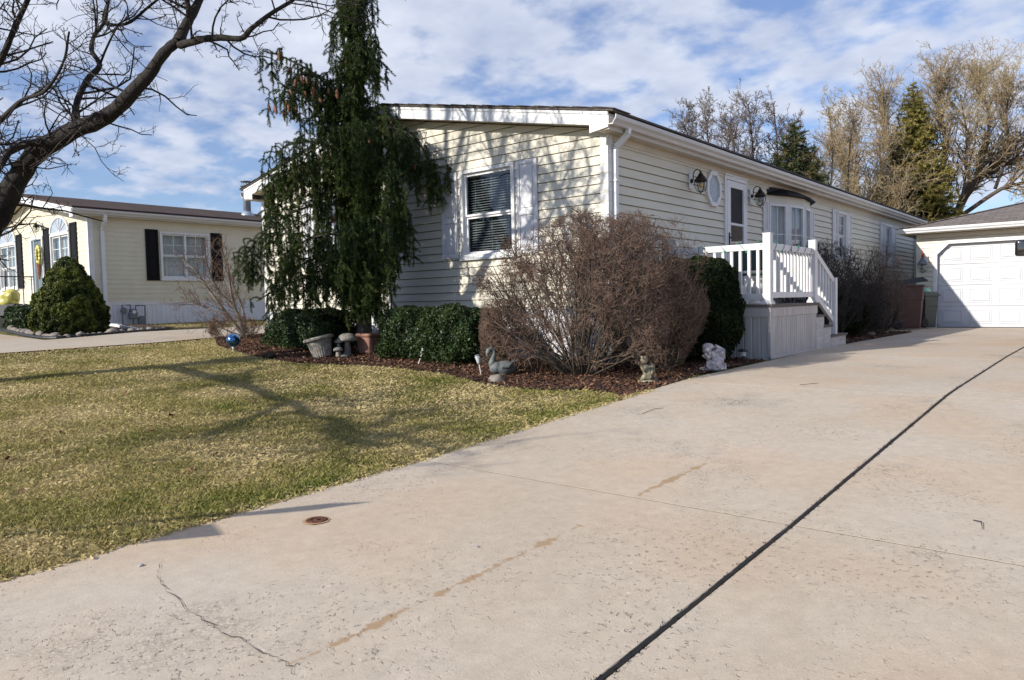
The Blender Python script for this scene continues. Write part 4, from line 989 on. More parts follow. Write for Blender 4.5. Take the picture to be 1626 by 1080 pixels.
nd_ = L2((318, -2, 12, 8.2))[0]; nd2 = (-7.6, 3.0, 5.0, .035)
def cast(pts, wall=None):   # limb whose shadow falls through the given spots of the lawn or the gable wall
    o = []
    for x, y, k, rd in pts:
        q = hyw(x, y, 7.93) if wall else G(x, y); o.append((q[0]-SUNS[0]*k, q[1]-SUNS[1]*k, q[2]+k, rd))
    return o
tn = (TB[0], TB[1]-.02, z0+1.2, .06)
limbs += [[tn]+cast([(395, 614, 1.6, .042), (432, 632, 1.8, .036), (468, 640, 1.95, .033), (492, 660, 2.1, .030), (540, 668, 2.25, .028), (575, 690, 2.45, .026), (640, 694, 2.65, .022), (690, 712, 2.8, .018), (760, 722, 3.1, .012)]),
          cast([(432, 632, 1.8, .022), (500, 628, 2.0, .018), (560, 634, 2.3, .014), (640, 624, 2.6, .009)]), cast([(395, 614, 1.6, .025), (370, 600, 1.7, .02), (330, 596, 1.9, .014), (270, 604, 2.1, .009)]), cast([(395, 614, 1.6, .022), (400, 590, 1.8, .018), (440, 578, 2.1, .013), (500, 582, 2.4, .008)]), cast([(575, 690, 2.45, .018), (540, 712, 2.6, .013), (470, 718, 2.9, .008)]), cast([(640, 694, 2.65, .016), (690, 676, 2.9, .012), (760, 672, 3.2, .007)]),
          cast([(455, 640, 1.9, .035), (395, 668, 2.1, .03), (330, 690, 2.3, .03), (255, 700, 2.5, .018)]),
          cast([(540, 666, 2.25, .03), (535, 692, 2.4, .035), (620, 710, 2.7, .025)]),
          cast([(590, 680, 2.45, .026), (640, 655, 2.8, .03), (700, 650, 3.1, .02)]),
          W3((TB[0], TB[1], z0+1.2, .17), (-10.9, 2.0, z0+2.4, .13), (-10.6, 1.3, z0+4.0, .10), (-10.2, 1.0, z0+5.6, .07), (-10.0, 1.2, z0+7.2, .04), (-9.8, 1.3, z0+8.4, .02)),
          W3((-10.6, 1.3, z0+4.0, .08), (-9.6, .9, z0+5.4, .06), (-8.9, .9, z0+6.9, .04), (-8.6, .9, z0+8.0, .02)),
          W3((TB[0]-.05, TB[1], z0+1.3, .15), (-11.4, 2.8, z0+2.8, .12), (-12.0, 3.2, z0+4.4, .09), (-12.3, 3.3, z0+6.2, .05)),
          W3((-10.2, 1.0, z0+5.6, .06), (-9.3, 1.9, z0+6.8, .05), (-8.7, 2.5, z0+8.0, .03)),
          [nd_, nd2]+cast([(905, 400, 2.5, .030), (890, 330, 2.6, .027), (878, 262, 2.6, .023), (865, 215, 2.6, .018), (872, 185, 2.6, .010)], 1),
          [nd_, nd2]+cast([(950, 420, 2.4, .030), (930, 330, 2.45, .026), (938, 275, 2.5, .02), (925, 232, 2.5, .014)], 1),
          [nd_, nd2]+cast([(835, 380, 2.7, .030), (860, 300, 2.7, .026), (846, 250, 2.7, .02), (835, 205, 2.7, .014)], 1),
          cast([(890, 330, 2.6, .02), (910, 285, 2.6, .018), (905, 240, 2.6, .012)], 1), cast([(860, 300, 2.7, .02), (825, 262, 2.7, .017), (790, 232, 2.7, .012), (775, 205, 2.7, .009)], 1),
          cast([(846, 250, 2.7, .018), (812, 215, 2.7, .015), (800, 188, 2.7, .01)], 1), cast([(930, 330, 2.45, .02), (955, 300, 2.5, .014), (960, 260, 2.5, .01)], 1)]
tw = Tw(); KT = dict(seg=[5, 5, 4, 3], jit=[.1, .26, .40, .42], trop=[.02, .05, .05, .0], tip=[.5, .45, .5, .6], thr=.0105, n=[1, 3.4, 4.2, 3.4], start=[0, .15, .12, .1], ang=[(0, 0), (30, 80), (35, 85), (40, 95)], len=[(1, 1), (.45, .8), (.4, .7), (.25, .5)], rr=[1, .5, .55, .7], rmin=.0034)
trunkP = []; trunkR = []
for li, lb in enumerate(limbs):
    C = limb(lb, 5); tw.big.append([tuple(c[:3]+np.array([mnoise.noise(Vector(c[:3]*3))*.03, mnoise.noise(Vector(c[:3]*3+9))*.03, 0])*min(1, c[3]*10)) for c in C]); tw.bigr.append([c[3]*random.uniform(.93, 1.09) for c in C])
    if li == 0: trunkP.append(tw.big.pop()); trunkR.append(tw.bigr.pop())
    s = 0.; nxt = .1
    for a, b in zip(C[:-1], C[1:]):
        ln = np.linalg.norm(b[:3]-a[:3]); s += ln
        if li == 0 and a[2] < z0+1.4: continue
        if li == 0 and a[0]*1.0 < -20: continue
        while s > nxt:
            r = a[3]; nxt += .075 if r < .05 else .11; d = Vector(b[:3]-a[:3]).normalized(); perp = rv().cross(d).normalized()
            an = R(random.uniform(35, 80)); nd = d*math.cos(an)+perp*math.sin(an)
            L_ = random.choice((.12, .2, .35, .6, .85, 1.0))*random.uniform(.6, 1.15)*(1 if r > .015 else .75)
            tw.grow(Vector(a[:3]), nd, L_, min(r*.5, .0055+.0095*L_), 1, KT)
tubes(trunkP, trunkR, 18, 'trunk', 'bark dark', bt)
tw.build(bt, 'bark dark', 'twig dark', s1=8, s2=3)
print('tree twigs', len(tw.sm), len(tw.big))

# needle foliage: strands of needles
def strand_needles(strands, nl, nw, step, per, rg, name, m, root, rad=0.):
    C = []; D = []; T = []
    for s_, tone in strands:
        s_ = np.array(s_, float); seg = np.linalg.norm(np.diff(s_, axis=0), axis=1); cum = np.concatenate([[0], np.cumsum(seg)])
        q = np.arange(0, cum[-1], step); 
        if len(q) < 1: continue
        pt = np.stack([np.interp(q, cum, s_[:, k]) for k in range(3)], -1)
        dr = np.stack([np.interp(q+step, cum, s_[:, k]) for k in range(3)], -1)-pt; dr /= np.linalg.norm(dr, axis=1, keepdims=True)+1e-6
        C.append(np.repeat(pt, per, 0)); D.append(np.repeat(dr, per, 0)); T.append(np.repeat(np.clip(tone+.35*(q/cum[-1])**3, 0, 1), per))
    C = np.concatenate(C); D = np.concatenate(D); T = np.concatenate(T); n = len(C)
    X = np.cross(D, rg.normal(0, 1, (n, 3))); X /= np.linalg.norm(X, axis=1, keepdims=True)+1e-6
    dd = X*.8+D*.75; dd /= np.linalg.norm(dd, axis=1, keepdims=True); w = np.cross(dd, rg.normal(0, 1, (n, 3))); w /= np.linalg.norm(w, axis=1, keepdims=True)+1e-6
    ln = (nl*rg.uniform(.7, 1.25, n))[:, None]; C = C+rg.normal(0, .25*step, (n, 3))
    V = np.stack([C-w*nw*.5, C+dd*ln, C+w*nw*.5], 1).reshape(-1, 3)
    return bulk(name, V, np.arange(3*n).reshape(n, 3), m, root, np.clip(T+rg.normal(0, .12, n), 0, 1))

# weeping spruce
random.seed(4); rg = np.random.default_rng(4)
SB = hyp = None
def hyw(x, y, Y): d = ray(x, y); return C0+d*Y/d[1]
SB = hyw(578, 500, 7.12); SB[2] = float(gz(SB[0], SB[1]))-.03
sp = thing('weeping_spruce', SB, 'tall dark weeping spruce with hanging boughs and cones before the house front', 'tree')
TT = float((SB-C0)@FW)
rt2 = np.array([RT[0], RT[1], 0]); rt2 /= np.linalg.norm(rt2); fw2 = np.array([FW[0], FW[1], 0]); fw2 /= np.linalg.norm(fw2)
def spx(x, y, dep=0.): q = at(x, y, TT-dep); return q
def tx(y): return 578-(500-y)*.035      # trunk axis in px
tr = [SB]+[spx(tx(y)+2*math.sin(y*.03), y) for y in (430, 350, 270, 190, 110, 30, -50, -130, -200)]
tubes([[tuple(p) for p in tr]], [[.12, .10, .095, .085, .075, .065, .055, .045, .03, .012]], 12, 'trunk', 'bark spruce', sp)
bough = []; strands = []; cones = []
def hang(p, L_, tone, out=None):
    n = 6; pts = [p]; d = np.array([random.gauss(0, .25), random.gauss(0, .25), -.6])+(out if out is not None else 0)
    for i in range(n):
        d = d*.6+np.array([random.gauss(0, .07), random.gauss(0, .07), -.7]); d /= np.linalg.norm(d); p = p+d*L_/n; pts.append(p)
    strands.append((pts, tone))
    for _ in range(int(L_/.065)):    # side sprays
        i = random.randrange(1, n); a = np.array([random.gauss(0, 1), random.gauss(0, 1), -.7]); a /= np.linalg.norm(a); q = pts[i]
        l2 = random.uniform(.05, .15); strands.append(([q, q+a*l2*.5, q+a*l2+np.array([0, 0, -.3*l2])], tone+.08))
    return pts
def weep(ctrl, hl, dens, thick=.022, spread=.12, cone=0.):
    """ctrl [(x,y,depth)]; boughs with hanging strands hl=(min,max) metres"""
    P = limb([tuple(spx(*c))+(0,) for c in ctrl], 6); P = [p[:3] for p in P]; n = len(P)
    bough.append((P, [thick*(1-.75*i/(n-1)) for i in range(n)])); strands.append((P[2:], .25))
    cum = 0; nx = 0
    for i, (a, b) in enumerate(zip(P[:-1], P[1:])):
        cum += np.linalg.norm(b-a)
        while cum > nx:
            nx += 1/(dens*.85); f = i/(n-1); tone = random.uniform(0, .42)
            side = rt2*random.gauss(0, spread)+fw2*random.gauss(0, spread*1.2); L_ = random.uniform(*hl)*(.55+.45*math.sin(math.pi*min(1, .25+f*.7)))
            q = a+side*.9+np.array([0, 0, random.uniform(-.03, .05)])
            strands.append(([a, (a+q)/2+np.array([0, 0, .03]), q], tone)); hh = hang(q, L_, tone)
            if random.random() < cone: cones.append(hh[random.choice((1, 2, 3))]+np.array([0, 0, -.02])-fw2*.05)
W_ = weep
W_([(563, 175, 0), (535, 150, .1), (500, 118, .2), (465, 98, .25), (438, 86, .3), (424, 84, .3)], (.25, .95), 34, cone=.30)
W_([(510, 125, .2), (480, 118, .25), (455, 135, .3), (446, 165, .3)], (.2, .7), 34, cone=.45)
W_([(561, 215, 0), (530, 195, .15), (500, 185, .2), (480, 200, .2)], (.3, .7), 30, cone=.08)
W_([(565, 265, 0), (530, 235, .2), (490, 225, .35), (455, 232, .4), (436, 250, .4)], (.5, 1.2), 40, cone=.03)
W_([(568, 300, 0), (530, 270, -.2), (480, 262, -.1), (440, 285, 0), (425, 320, 0)], (.45, 1.1), 36, cone=.02)
W_([(570, 350, 0), (530, 325, .25), (485, 330, .35), (440, 352, .4), (405, 385, .4), (384, 415, .4)], (.4, .95), 38, cone=.02)
W_([(570, 385, 0), (530, 372, .4), (480, 385, .5), (445, 420, .5)], (.4, .95), 36)
W_([(575, 400, 0), (545, 400, .6), (510, 420, .8)], (.3, .65), 26)
W_([(563, 245, 0), (568, 205, .35), (575, 200, .6), (590, 222, .75)], (.7, 1.35), 40, cone=.03)
W_([(563, 235, 0), (600, 205, .2), (640, 208, .3), (668, 232, .35), (688, 270, .35), (695, 300, .35)], (.3, .85), 34, cone=.05)
W_([(565, 260, 0), (610, 232, -.1), (650, 240, -.05), (672, 275, 0)], (.3, .75), 28, cone=.04)
W_([(566, 290, 0), (590, 258, .5), (620, 262, .65), (640, 300, .7)], (.5, 1.1), 34)
W_([(568, 330, 0), (600, 305, .25), (630, 320, .35), (646, 360, .4)], (.5, 1.15), 34)
W_([(572, 375, 0), (590, 345, .6), (605, 350, .8), (615, 380, .9)], (.6, 1.35), 34)
W_([(575, 395, 0), (570, 360, .7), (558, 362, .95), (545, 385, 1.0)], (.6, 1.15), 30)
W_([(576, 420, 0), (605, 400, .3), (625, 415, .4)], (.4, .8), 20)
W_([(560, 210, 0), (540, 205, .4), (520, 215, .55)], (.6, 1.2), 34, cone=.02)
for _ in range(125):      # narrow upper column
    y = random.uniform(-190, 215); hw = np.interp(y, [-190, 0, 60, 120, 170, 215], [12, 42, 60, 74, 80, 74]); s = random.uniform(-1, 1); x0 = tx(y); w = hw*s*(.75+.25*random.random())
    if s > 0 and y > 130: w *= 1.0
    dp = random.uniform(-.4, .45)*math.sqrt(max(0, 1-s*s))
    W_([(x0, y, 0), (x0+w*.55, y-6, dp*.6), (x0+w, y+12+abs(w)*.12, dp)], (.22, .62), 13, .012, .06, .012)
W_([(574, 430, 0), (550, 425, .5), (530, 440, .8)], (.35, .75), 24)
W_([(577, 440, 0), (590, 432, .5), (612, 445, .7)], (.35, .75), 22)
W_([(576, 420, 0), (578, 412, .6), (572, 425, 1.0)], (.45, .95), 26)
W_([(570, 400, 0), (520, 405, .1), (470, 425, .1), (430, 455, .1)], (.3, .6), 24)
W_([(572, 410, 0), (535, 432, .3), (500, 455, .4), (470, 470, .4)], (.3, .65), 24)
W_([(572, 430, 0), (545, 465, .5), (530, 480, .6)], (.25, .5), 22)
W_([(578, 440, 0), (602, 455, .4), (622, 470, .5)], (.3, .62), 24)
W_([(576, 455, 0), (585, 460, .7), (572, 470, .8)], (.3, .6), 24)
W_([(560, 405, 0), (505, 432, .2), (450, 455, .3), (408, 478, .3)], (.28, .55), 26)
for _ in range(18):
    y = random.uniform(150, 380); s = random.uniform(-1, 1); x0 = tx(y); w = 45*s
    W_([(x0, y, 0), (x0+w*.5, y-10, .2*random.random()), (x0+w, y+12, .35*random.uniform(-1, 1))], (.4, 1.0), 13, .012, .07)
tubes([[tuple(p) for p in b] for b, _ in bough], [r for _, r in bough], 5, 'boughs', 'bark spruce', sp)
strand_needles(strands, .036, .0068, .0125, 7, rg, 'needles', 'weeping needle', sp)
print('strands', len(strands), 'cones', len(cones))
mbc = MB(); prof = [(.003, 0), (.014, -.012), (.021, -.04), (.022, -.07), (.017, -.10), (.006, -.125)]
first = None
for i, c in enumerate(cones[:75]):
    if first is None:
        mb = MB(); mb.lathe((0, 0, 0), [(r*(1.0+.12*(k % 2)), z) for k, (r, z) in enumerate(prof[::-1])], 10)
        first = mb.build('cone', 'cone brown', None, smooth=True); o = first
    else: o = first.copy(); COL.objects.link(o)
    o.parent = sp; o.location = tuple(c-SB); o.rotation_euler = (random.gauss(0, .15), random.gauss(0, .15), random.random()*6); q = random.uniform(.85, 1.2); o.scale = (q, q, q)

# clipped evergreen hedges and rounded shrubs
def evergreen(name, label, cat, c, rad, n, size, mleaf, seed, group=None, power=4., base=0., lump=.07, ls=3.2, shell=.35, tilt=.9, core=.74, topn=0., rz=0., tone=(0., 1.)):
    rg = np.random.default_rng(seed); c = np.array(c, float); gz_ = float(gz(c[0], c[1])); r = thing(name, (c[0], c[1], gz_), label, cat, group)
    D = rg.normal(0, 1, (n, 3)); D[:, 2] = np.where(D[:, 2] < -.9, -D[:, 2], D[:, 2]); D /= np.linalg.norm(D, axis=1, keepdims=True)
    k = (np.abs(D)**power).sum(1)**(-1/power)     # superellipsoid radius
    nz_ = nz3(D*np.array(rad)[None, :]*ls*1.2, 1., seed*3.1)+.5*nz3(D*np.array(rad)*ls*3, 1., seed)
    q = (k*(1+lump*nz_*1.6)*(1-shell*rg.uniform(0, 1, n)**2.2))[:, None]
    co, si = math.cos(rz), math.sin(rz); Rm = np.array([[co, -si, 0], [si, co, 0], [0, 0, 1]])
    C = c+(D*q*np.array(rad))@Rm.T; keep = C[:, 2] > gz_+.02; C = C[keep]; Dn = (D[keep]/np.array(rad))@Rm.T; Dn /= np.linalg.norm(Dn, axis=1, keepdims=True)
    V, F = leaves(C, Dn, size, rg, 1.9, tilt)
    rn = np.clip(rg.uniform(tone[0], tone[1], len(F))*.65+.35*np.clip(.5+nz_[keep]*1.2, 0, 1), 0, 1)
    bulk('foliage', V, F, mleaf, r, rn)
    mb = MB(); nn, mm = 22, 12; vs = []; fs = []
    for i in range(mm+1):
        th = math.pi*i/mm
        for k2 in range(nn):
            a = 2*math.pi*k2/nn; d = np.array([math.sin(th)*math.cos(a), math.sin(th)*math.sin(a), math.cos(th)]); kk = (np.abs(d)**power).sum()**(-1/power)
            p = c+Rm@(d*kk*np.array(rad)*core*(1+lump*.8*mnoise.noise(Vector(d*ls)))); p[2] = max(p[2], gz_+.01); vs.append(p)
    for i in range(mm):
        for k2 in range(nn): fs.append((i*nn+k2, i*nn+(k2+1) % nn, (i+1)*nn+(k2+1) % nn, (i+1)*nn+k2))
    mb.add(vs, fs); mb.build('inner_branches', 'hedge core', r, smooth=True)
    return r
evergreen('boxwood_hedge', 'clipped green hedge under the weeping spruce, left of the fluted planters', 'hedge', (-10.05, 7.0, .40), (.98, .42, .34), 42000, .020, 'hedge leaf', 1, power=4, lump=.13, rz=-.05)
evergreen('boxwood_hedge', 'rounded green hedge right of the terracotta planter', 'hedge', (-7.62, 7.0, .36), (.52, .42, .38), 30000, .020, 'hedge leaf', 2, power=3., lump=.17)
evergreen('boxwood_hedge', 'green hedge below the window shutters with dead twigs against it', 'hedge', (-6.72, 6.98, .36), (.56, .45, .40), 30000, .020, 'hedge leaf', 3, power=3., lump=.17)
evergreen('yew_bush', 'dense dark yew bush rounded against the deck skirting', 'bush', (-4.30, 8.85, .64), (.55, .50, .66), 70000, .019, 'yew leaf', 4, power=3.4, lump=.1, ls=2.4)
evergreen('yew_bush', 'small dark green bush low beside the wooden steps under the bare hedge', 'bush', (-4.25, 15.0, .40), (.42, .8, .38), 12000, .032, 'yew leaf', 5, power=3., lump=.12)
# conical dwarf spruce by the neighbour
def conical(c, h, rb, n, seed):
    rg = np.random.default_rng(seed); g0 = float(gz(c[0], c[1])); r = thing('dwarf_spruce', (c[0], c[1], g0), 'conical dwarf spruce shrub at the corner of the neighbouring house', 'bush')
    def radf(f): return rb*np.clip(np.interp(f, [0, .06, .2, .45, .7, .88, .96, 1.0], [.80, .96, 1.0, .83, .58, .36, .22, .03]), 0, 1)
    f = 1-np.sqrt(rg.uniform(0, 1, n)); f = np.clip(f*1.02, 0, 1); a = rg.uniform(0, 2*np.pi, n)
    P = np.stack([np.cos(a)*radf(f), np.sin(a)*radf(f), f*h], -1)
    nz_ = nz3(P, 4.2, 3.)+.6*nz3(P, 10., 9.); q = (1+.16*nz_)*(1-.28*rg.uniform(0, 1, n)**2); P[:, :2] *= q[:, None]; P[:, 2] += .05*nz_
    Nn = np.stack([np.cos(a), np.sin(a), np.full(n, .55)], -1); V, F = leaves(P+np.array([c[0], c[1], g0]), Nn, .036, rg, 1.8, .9)
    bulk('foliage', V, F, 'dwarf spruce leaf', r, np.clip(.42+.8*nz_+rg.normal(0, .16, n), 0, 1))
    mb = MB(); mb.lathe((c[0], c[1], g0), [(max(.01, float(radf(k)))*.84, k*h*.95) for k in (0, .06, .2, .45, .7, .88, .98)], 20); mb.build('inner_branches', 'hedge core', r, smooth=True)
conical((-17.6, 6.1), 1.66, .74, 46000, 8)

# bare shrubs
def inside_fn(c, rad, power=2.6, house=True):
    c = np.array(c, float)
    def f(p):
        if house and p.x < -4.97 and p.y > 7.88: return False
        q = (abs((p.x-c[0])/rad[0])**power+abs((p.y-c[1])/rad[1])**power+abs((p.z-c[2])/rad[2])**power)
        q *= 1+.55*mnoise.noise(p*2.2)
        return q < 1 and p.z > -.1
    return f
KS = dict(seg=[6, 5, 4, 3], jit=[.15, .18, .26, .3], trop=[.03, .05, .07, .04], tip=[.45, .5, .5, .5], thr=.0055, n=[1, 5.5, 5.0, 4.4], start=[0, .25, .2, .15], ang=[(0, 0), (20, 55), (25, 65), (30, 75)], len=[(1, 1), (.5, .85), (.45, .75), (.4, .7)], rr=[1, .62, .6, .7], rmin=.0028)
def bare_shrub(label, c, rad, nst, L_, seed, K=KS, r0=.014, group=None, mt='twig red brown', ms='stem olive', spread=.7, power=2.6, bw=.25, house=True):
    random.seed(seed); g0 = float(gz(c[0], c[1])); r = thing('bare_shrub', (c[0], c[1], g0), label, 'shrub', group)
    t = Tw(inside_fn((c[0], c[1], g0+rad[2]*.98), rad, power, house))
    for i in range(nst):
        a = random.uniform(0, 2*math.pi); q = math.sqrt(random.random()); d = Vector((math.cos(a)*q*spread*rad[0]/max(rad[:2]), math.sin(a)*q*spread*rad[1]/max(rad[:2]), random.uniform(.55, 1.)))
        t.grow(Vector((c[0]+math.cos(a)*q*bw, c[1]+math.sin(a)*q*bw, g0+.02)), d, L_*random.uniform(.75, 1.1), r0*random.uniform(.6, 1.1), 0, K)
    t.build(r, ms, mt, 'stems', 'twigs', 6, 3); print('shrub', len(t.sm), len(t.big)); return r
KB = dict(KS, n=[1, 6.2, 5.6, 5.2], start=[0, .5, .35, .15], trop=[.05, .06, .07, .04], len=[(1, 1), (.4, .7), (.42, .7), (.4, .7)])
bare_shrub('big leafless twiggy shrub in front of the house corner', (-4.74, 6.95), (1.13, .9, .92), 80, 1.75, 31, spread=1.08, bw=.26, r0=.0115, power=3.4, K=KB)
bare_shrub('low tangled leafless shrub behind the stone swan', (-5.35, 6.8), (.85, .42, .48), 44, .9, 32, spread=1.5, bw=.42, r0=.007)
bare_shrub('leafless shrub half covering the yew beside the house corner', (-4.22, 7.6), (.64, .66, .88), 38, 1.5, 33, spread=1.15, bw=.15, r0=.010)
bare_shrub('leafless hedge shrub beside the deck steps, nearest the camera of the row', (-4.3, 14.0), (.62, 1.1, .93), 38, 1.6, 34, mt='twig dark', spread=1., bw=.3, r0=.012, house=False, power=4)
bare_shrub('leafless hedge shrub in the middle of the row along the side wall', (-4.3, 15.9), (.62, 1.1, .95), 38, 1.6, 35, mt='twig dark', spread=1., bw=.3, r0=.012, house=False, power=4)
bare_shrub('leafless hedge shrub at the far end of the row beside the maroon bin', (-4.25, 17.6), (.70, 1.0, .92), 30, 1.55, 36, mt='twig red brown', spread=1., bw=.25, r0=.012, house=False, power=3)
# sparse shrub left of the house corner
random.seed(77); c = G(385, 535); c = np.array([-13.15, 7.45, float(gz(-13.15, 7.45))]); r = thing('bare_shrub', c, 'sparse leafless shrub with slanting stems left of the spruce', 'shrub')
t = Tw(); tc_ = float((c-C0)@FW)
K2 = dict(seg=[5, 5, 4, 3], jit=[.08, .2, .28, .3], trop=[.02, .05, .06, .02], tip=[.5, .5, .5, .5], thr=.006, n=[1, 3.6, 3.6, 3.0], start=[0, .2, .2, .2], ang=[(0, 0), (25, 60), (25, 65), (30, 75)], len=[(1, 1), (.55, .8), (.5, .75), (.4, .7)], rr=[1, .6, .6, .7], rmin=.0034)
for pl in ([(388, 535, 7), (365, 505, 5.5), (335, 465, 4), (310, 430, 3), (290, 412, 2)], [(388, 530, 8), (372, 490, 6), (345, 460, 4.5), (330, 425, 3), (325, 400, 2)], [(390, 530, 7), (375, 495, 5), (366, 460, 4), (362, 425, 3), (350, 395, 2)],
           [(390, 530, 6), (385, 490, 4), (370, 450, 3), (380, 420, 2)], [(360, 500, 3), (330, 490, 2.5), (310, 482, 2), (293, 475, 1.5)], [(385, 535, 4), (350, 520, 2), (335, 512, 1.5)]):
    C = limb([tuple(at(x, y, tc_))+(w/2/FPX*tc_,) for x, y, w in pl], 4); t.big.append([tuple(q[:3]) for q in C]); t.bigr.append([q[3] for q in C])
    for a, b in zip(C[3:-1], C[4:]):
        for _ in range(2):
            d = Vector(b[:3]-a[:3]).normalized(); perp = rv().cross(d).normalized(); t.grow(Vector(a[:3]), d*.75+perp*.6+Vector((0, 0, .1)), random.uniform(.25, .6), .006, 1, K2)
t.build(r, 'stem grey', 'twig red brown', 'stems', 'twigs', 6, 3)
bare_shrub('low leafless bush around the foot of the slanting shrub beside the blue ball', (-12.75, 7.2), (.6, .45, .28), 22, .5, 41, spread=1.6, bw=.25, r0=.006)

# background trees behind the house and garage
def far_tree(px, t, ytop, label, K, seed, wpx, m1='bark far', m2='twig far brown', trunks=1, r0=.16, s=1., lean=0., group='bare trees behind the house', split=.12, updir=1.):
    random.seed(seed); b = at(px, 462, t); b[2] = -.1; top = at(px, ytop, t)[2]; H_ = top-b[2]; r = thing('bare_tree', b, label, 'tree', group)
    tw = Tw(); wr = wpx/FPX*t/2
    for k in range(trunks):
        a = random.uniform(0, 6.28); d = Vector((math.cos(a)*split+lean*RT[0], math.sin(a)*split+lean*RT[1], updir))
        tw.grow(Vector(b)+Vector((math.cos(a), math.sin(a), 0))*.3*(trunks > 1), d, H_*random.uniform(.82, 1.)*s, r0*random.uniform(.7, 1.1), 0, K)
    tw.build(r, m1, m2, 'trunk', 'crown', 6, 3); print('far', len(tw.sm), len(tw.big))
KF = dict(seg=[9, 6, 5, 4], jit=[.05, .12, .2, .25], trop=[.03, .10, .08, .04], tip=[.25, .35, .4, .5], thr=.035, n=[1, 24, 10, 8], start=[0, .22, .15, .15], ang=[(0, 0), (25, 50), (25, 55), (25, 60)], len=[(1, 1), (.25, .42), (.4, .6), (.4, .65)], rr=[1, .4, .45, .6], rmin=.011)
KW = dict(seg=[8, 8, 7, 6, 4], jit=[.10, .16, .22, .30, .3], trop=[.03, .07, .08, .04, .02], tip=[.4, .35, .4, .5, .6], thr=.04, n=[1, 6.5, 6, 8.5, 4.5], start=[0, .25, .15, .12, .2], ang=[(0, 0), (20, 55), (22, 55), (20, 55), (20, 60)], len=[(1, 1), (.5, .8), (.38, .6), (.35, .6), (.3, .5)], rr=[1, .55, .5, .55, .7], rmin=.011)
def willow(px, t, label, limbs_, seed, m2='twig far straw', name='willow_tree', ln=(1.6, 4.2), mul=1.):
    random.seed(seed); b = at(px, 462, t); b[2] = -.1; r = thing(name, b, label, 'tree'); tw = Tw()
    for pl, dep in limbs_:
        C = limb([tuple(at(x, y, t-dep*i/(len(pl)-1)))+(w/2.8/FPX*t,) for i, (x, y, w) in enumerate(pl)], 5); tw.big.append([tuple(c[:3]) for c in C]); tw.bigr.append([c[3] for c in C]); n = len(C)
        for i in range(n//4, n-1):
            for _ in range(int(mul*(4 if i < n*.6 else 6))):
                d = Vector(C[i+1][:3]-C[i][:3]).normalized(); perp = rv().cross(d).normalized()
                tw.grow(Vector(C[i][:3]), d*.8+perp*.55+Vector((0, 0, .25)), random.uniform(*ln)*(1-.42*i/n), C[i][3]*.42, 2, KW)
    tw.build(r, 'bark far', m2, 'trunk', 'crown', 6, 3); print('willow', len(tw.sm), len(tw.big))
willow(1470, 44, 'tall curly willow with straw coloured twigs above the garage roof',
  [([(1470, 470, 16), (1475, 380, 13), (1490, 300, 10), (1500, 220, 7), (1490, 160, 5), (1497, 125, 3)], 2), ([(1478, 470, 16), (1520, 345, 11), (1560, 260, 8), (1570, 180, 6), (1550, 140, 4), (1562, 118, 2)], -2),
   ([(1465, 470, 15), (1440, 350, 10), (1420, 270, 8), (1405, 200, 5), (1400, 155, 3)], 1), ([(1490, 450, 18), (1530, 310, 15), (1580, 265, 12), (1625, 248, 9), (1680, 200, 7), (1700, 140, 4)], -1),
   ([(1455, 470, 12), (1400, 380, 9), (1370, 320, 7), (1345, 270, 5), (1325, 225, 3)], 2), ([(1530, 340, 10), (1590, 300, 8), (1640, 280, 6), (1660, 200, 4), (1650, 170, 3)], 2), ([(1472, 400, 10), (1455, 300, 8), (1465, 230, 6), (1455, 170, 3)], 0), ([(1500, 420, 9), (1530, 300, 6), (1535, 220, 5), (1525, 150, 2)], 2), ([(1580, 300, 8), (1600, 240, 5), (1598, 180, 4), (1605, 140, 2)], 3)], 61)
willow(1385, 41, 'leafless many stemmed tree with pale twigs left of the curly willow', name='bare_tree', limbs_=
  [([(1385, 470, 9), (1370, 380, 7), (1350, 300, 5), (1340, 240, 3)], 1), ([(1390, 470, 9), (1395, 370, 7), (1400, 290, 5), (1395, 220, 3)], -1), ([(1380, 470, 8), (1345, 390, 6), (1310, 330, 4), (1290, 280, 3)], 0), ([(1392, 470, 8), (1420, 380, 6), (1435, 300, 4)], 1)], seed=62)
willow(1120, 37, 'faint leafless tree above the roof, leftmost of the row', [([(1125, 460, 8), (1118, 330, 5), (1100, 240, 4), (1085, 195, 2)], 1), ([(1128, 460, 8), (1130, 320, 5), (1125, 230, 3), (1118, 175, 2)], 0), ([(1130, 460, 8), (1150, 330, 5), (1155, 250, 3), (1160, 205, 2)], -1)], 63, 'twig far brown', 'bare_tree', (1.2, 2.6), .7)
willow(1195, 34, 'leafless dark branched tree above the roof left of the small spruce', [([(1195, 460, 10), (1185, 330, 7), (1168, 250, 4), (1160, 190, 2)], 1), ([(1200, 460, 10), (1198, 310, 6), (1195, 230, 4), (1188, 165, 2)], 0), ([(1205, 460, 10), (1225, 330, 6), (1235, 250, 4), (1228, 168, 2)], -1), ([(1205, 440, 7), (1245, 330, 5), (1262, 260, 3), (1258, 200, 2)], 0)], 64, 'twig far brown', 'bare_tree', (1.0, 2.4), .8)
willow(1330, 36, 'slender leafless saplings with straight stems right of the small spruce', [([(1320, 460, 6), (1318, 330, 4), (1322, 240, 3), (1315, 170, 1.5)], 1), ([(1335, 460, 7), (1345, 330, 5), (1350, 230, 3), (1360, 180, 1.5)], 0), ([(1300, 460, 6), (1298, 340, 4), (1292, 270, 3)], 1)], 65, 'twig far straw', 'bare_tree', (1.0, 2.4), .7)
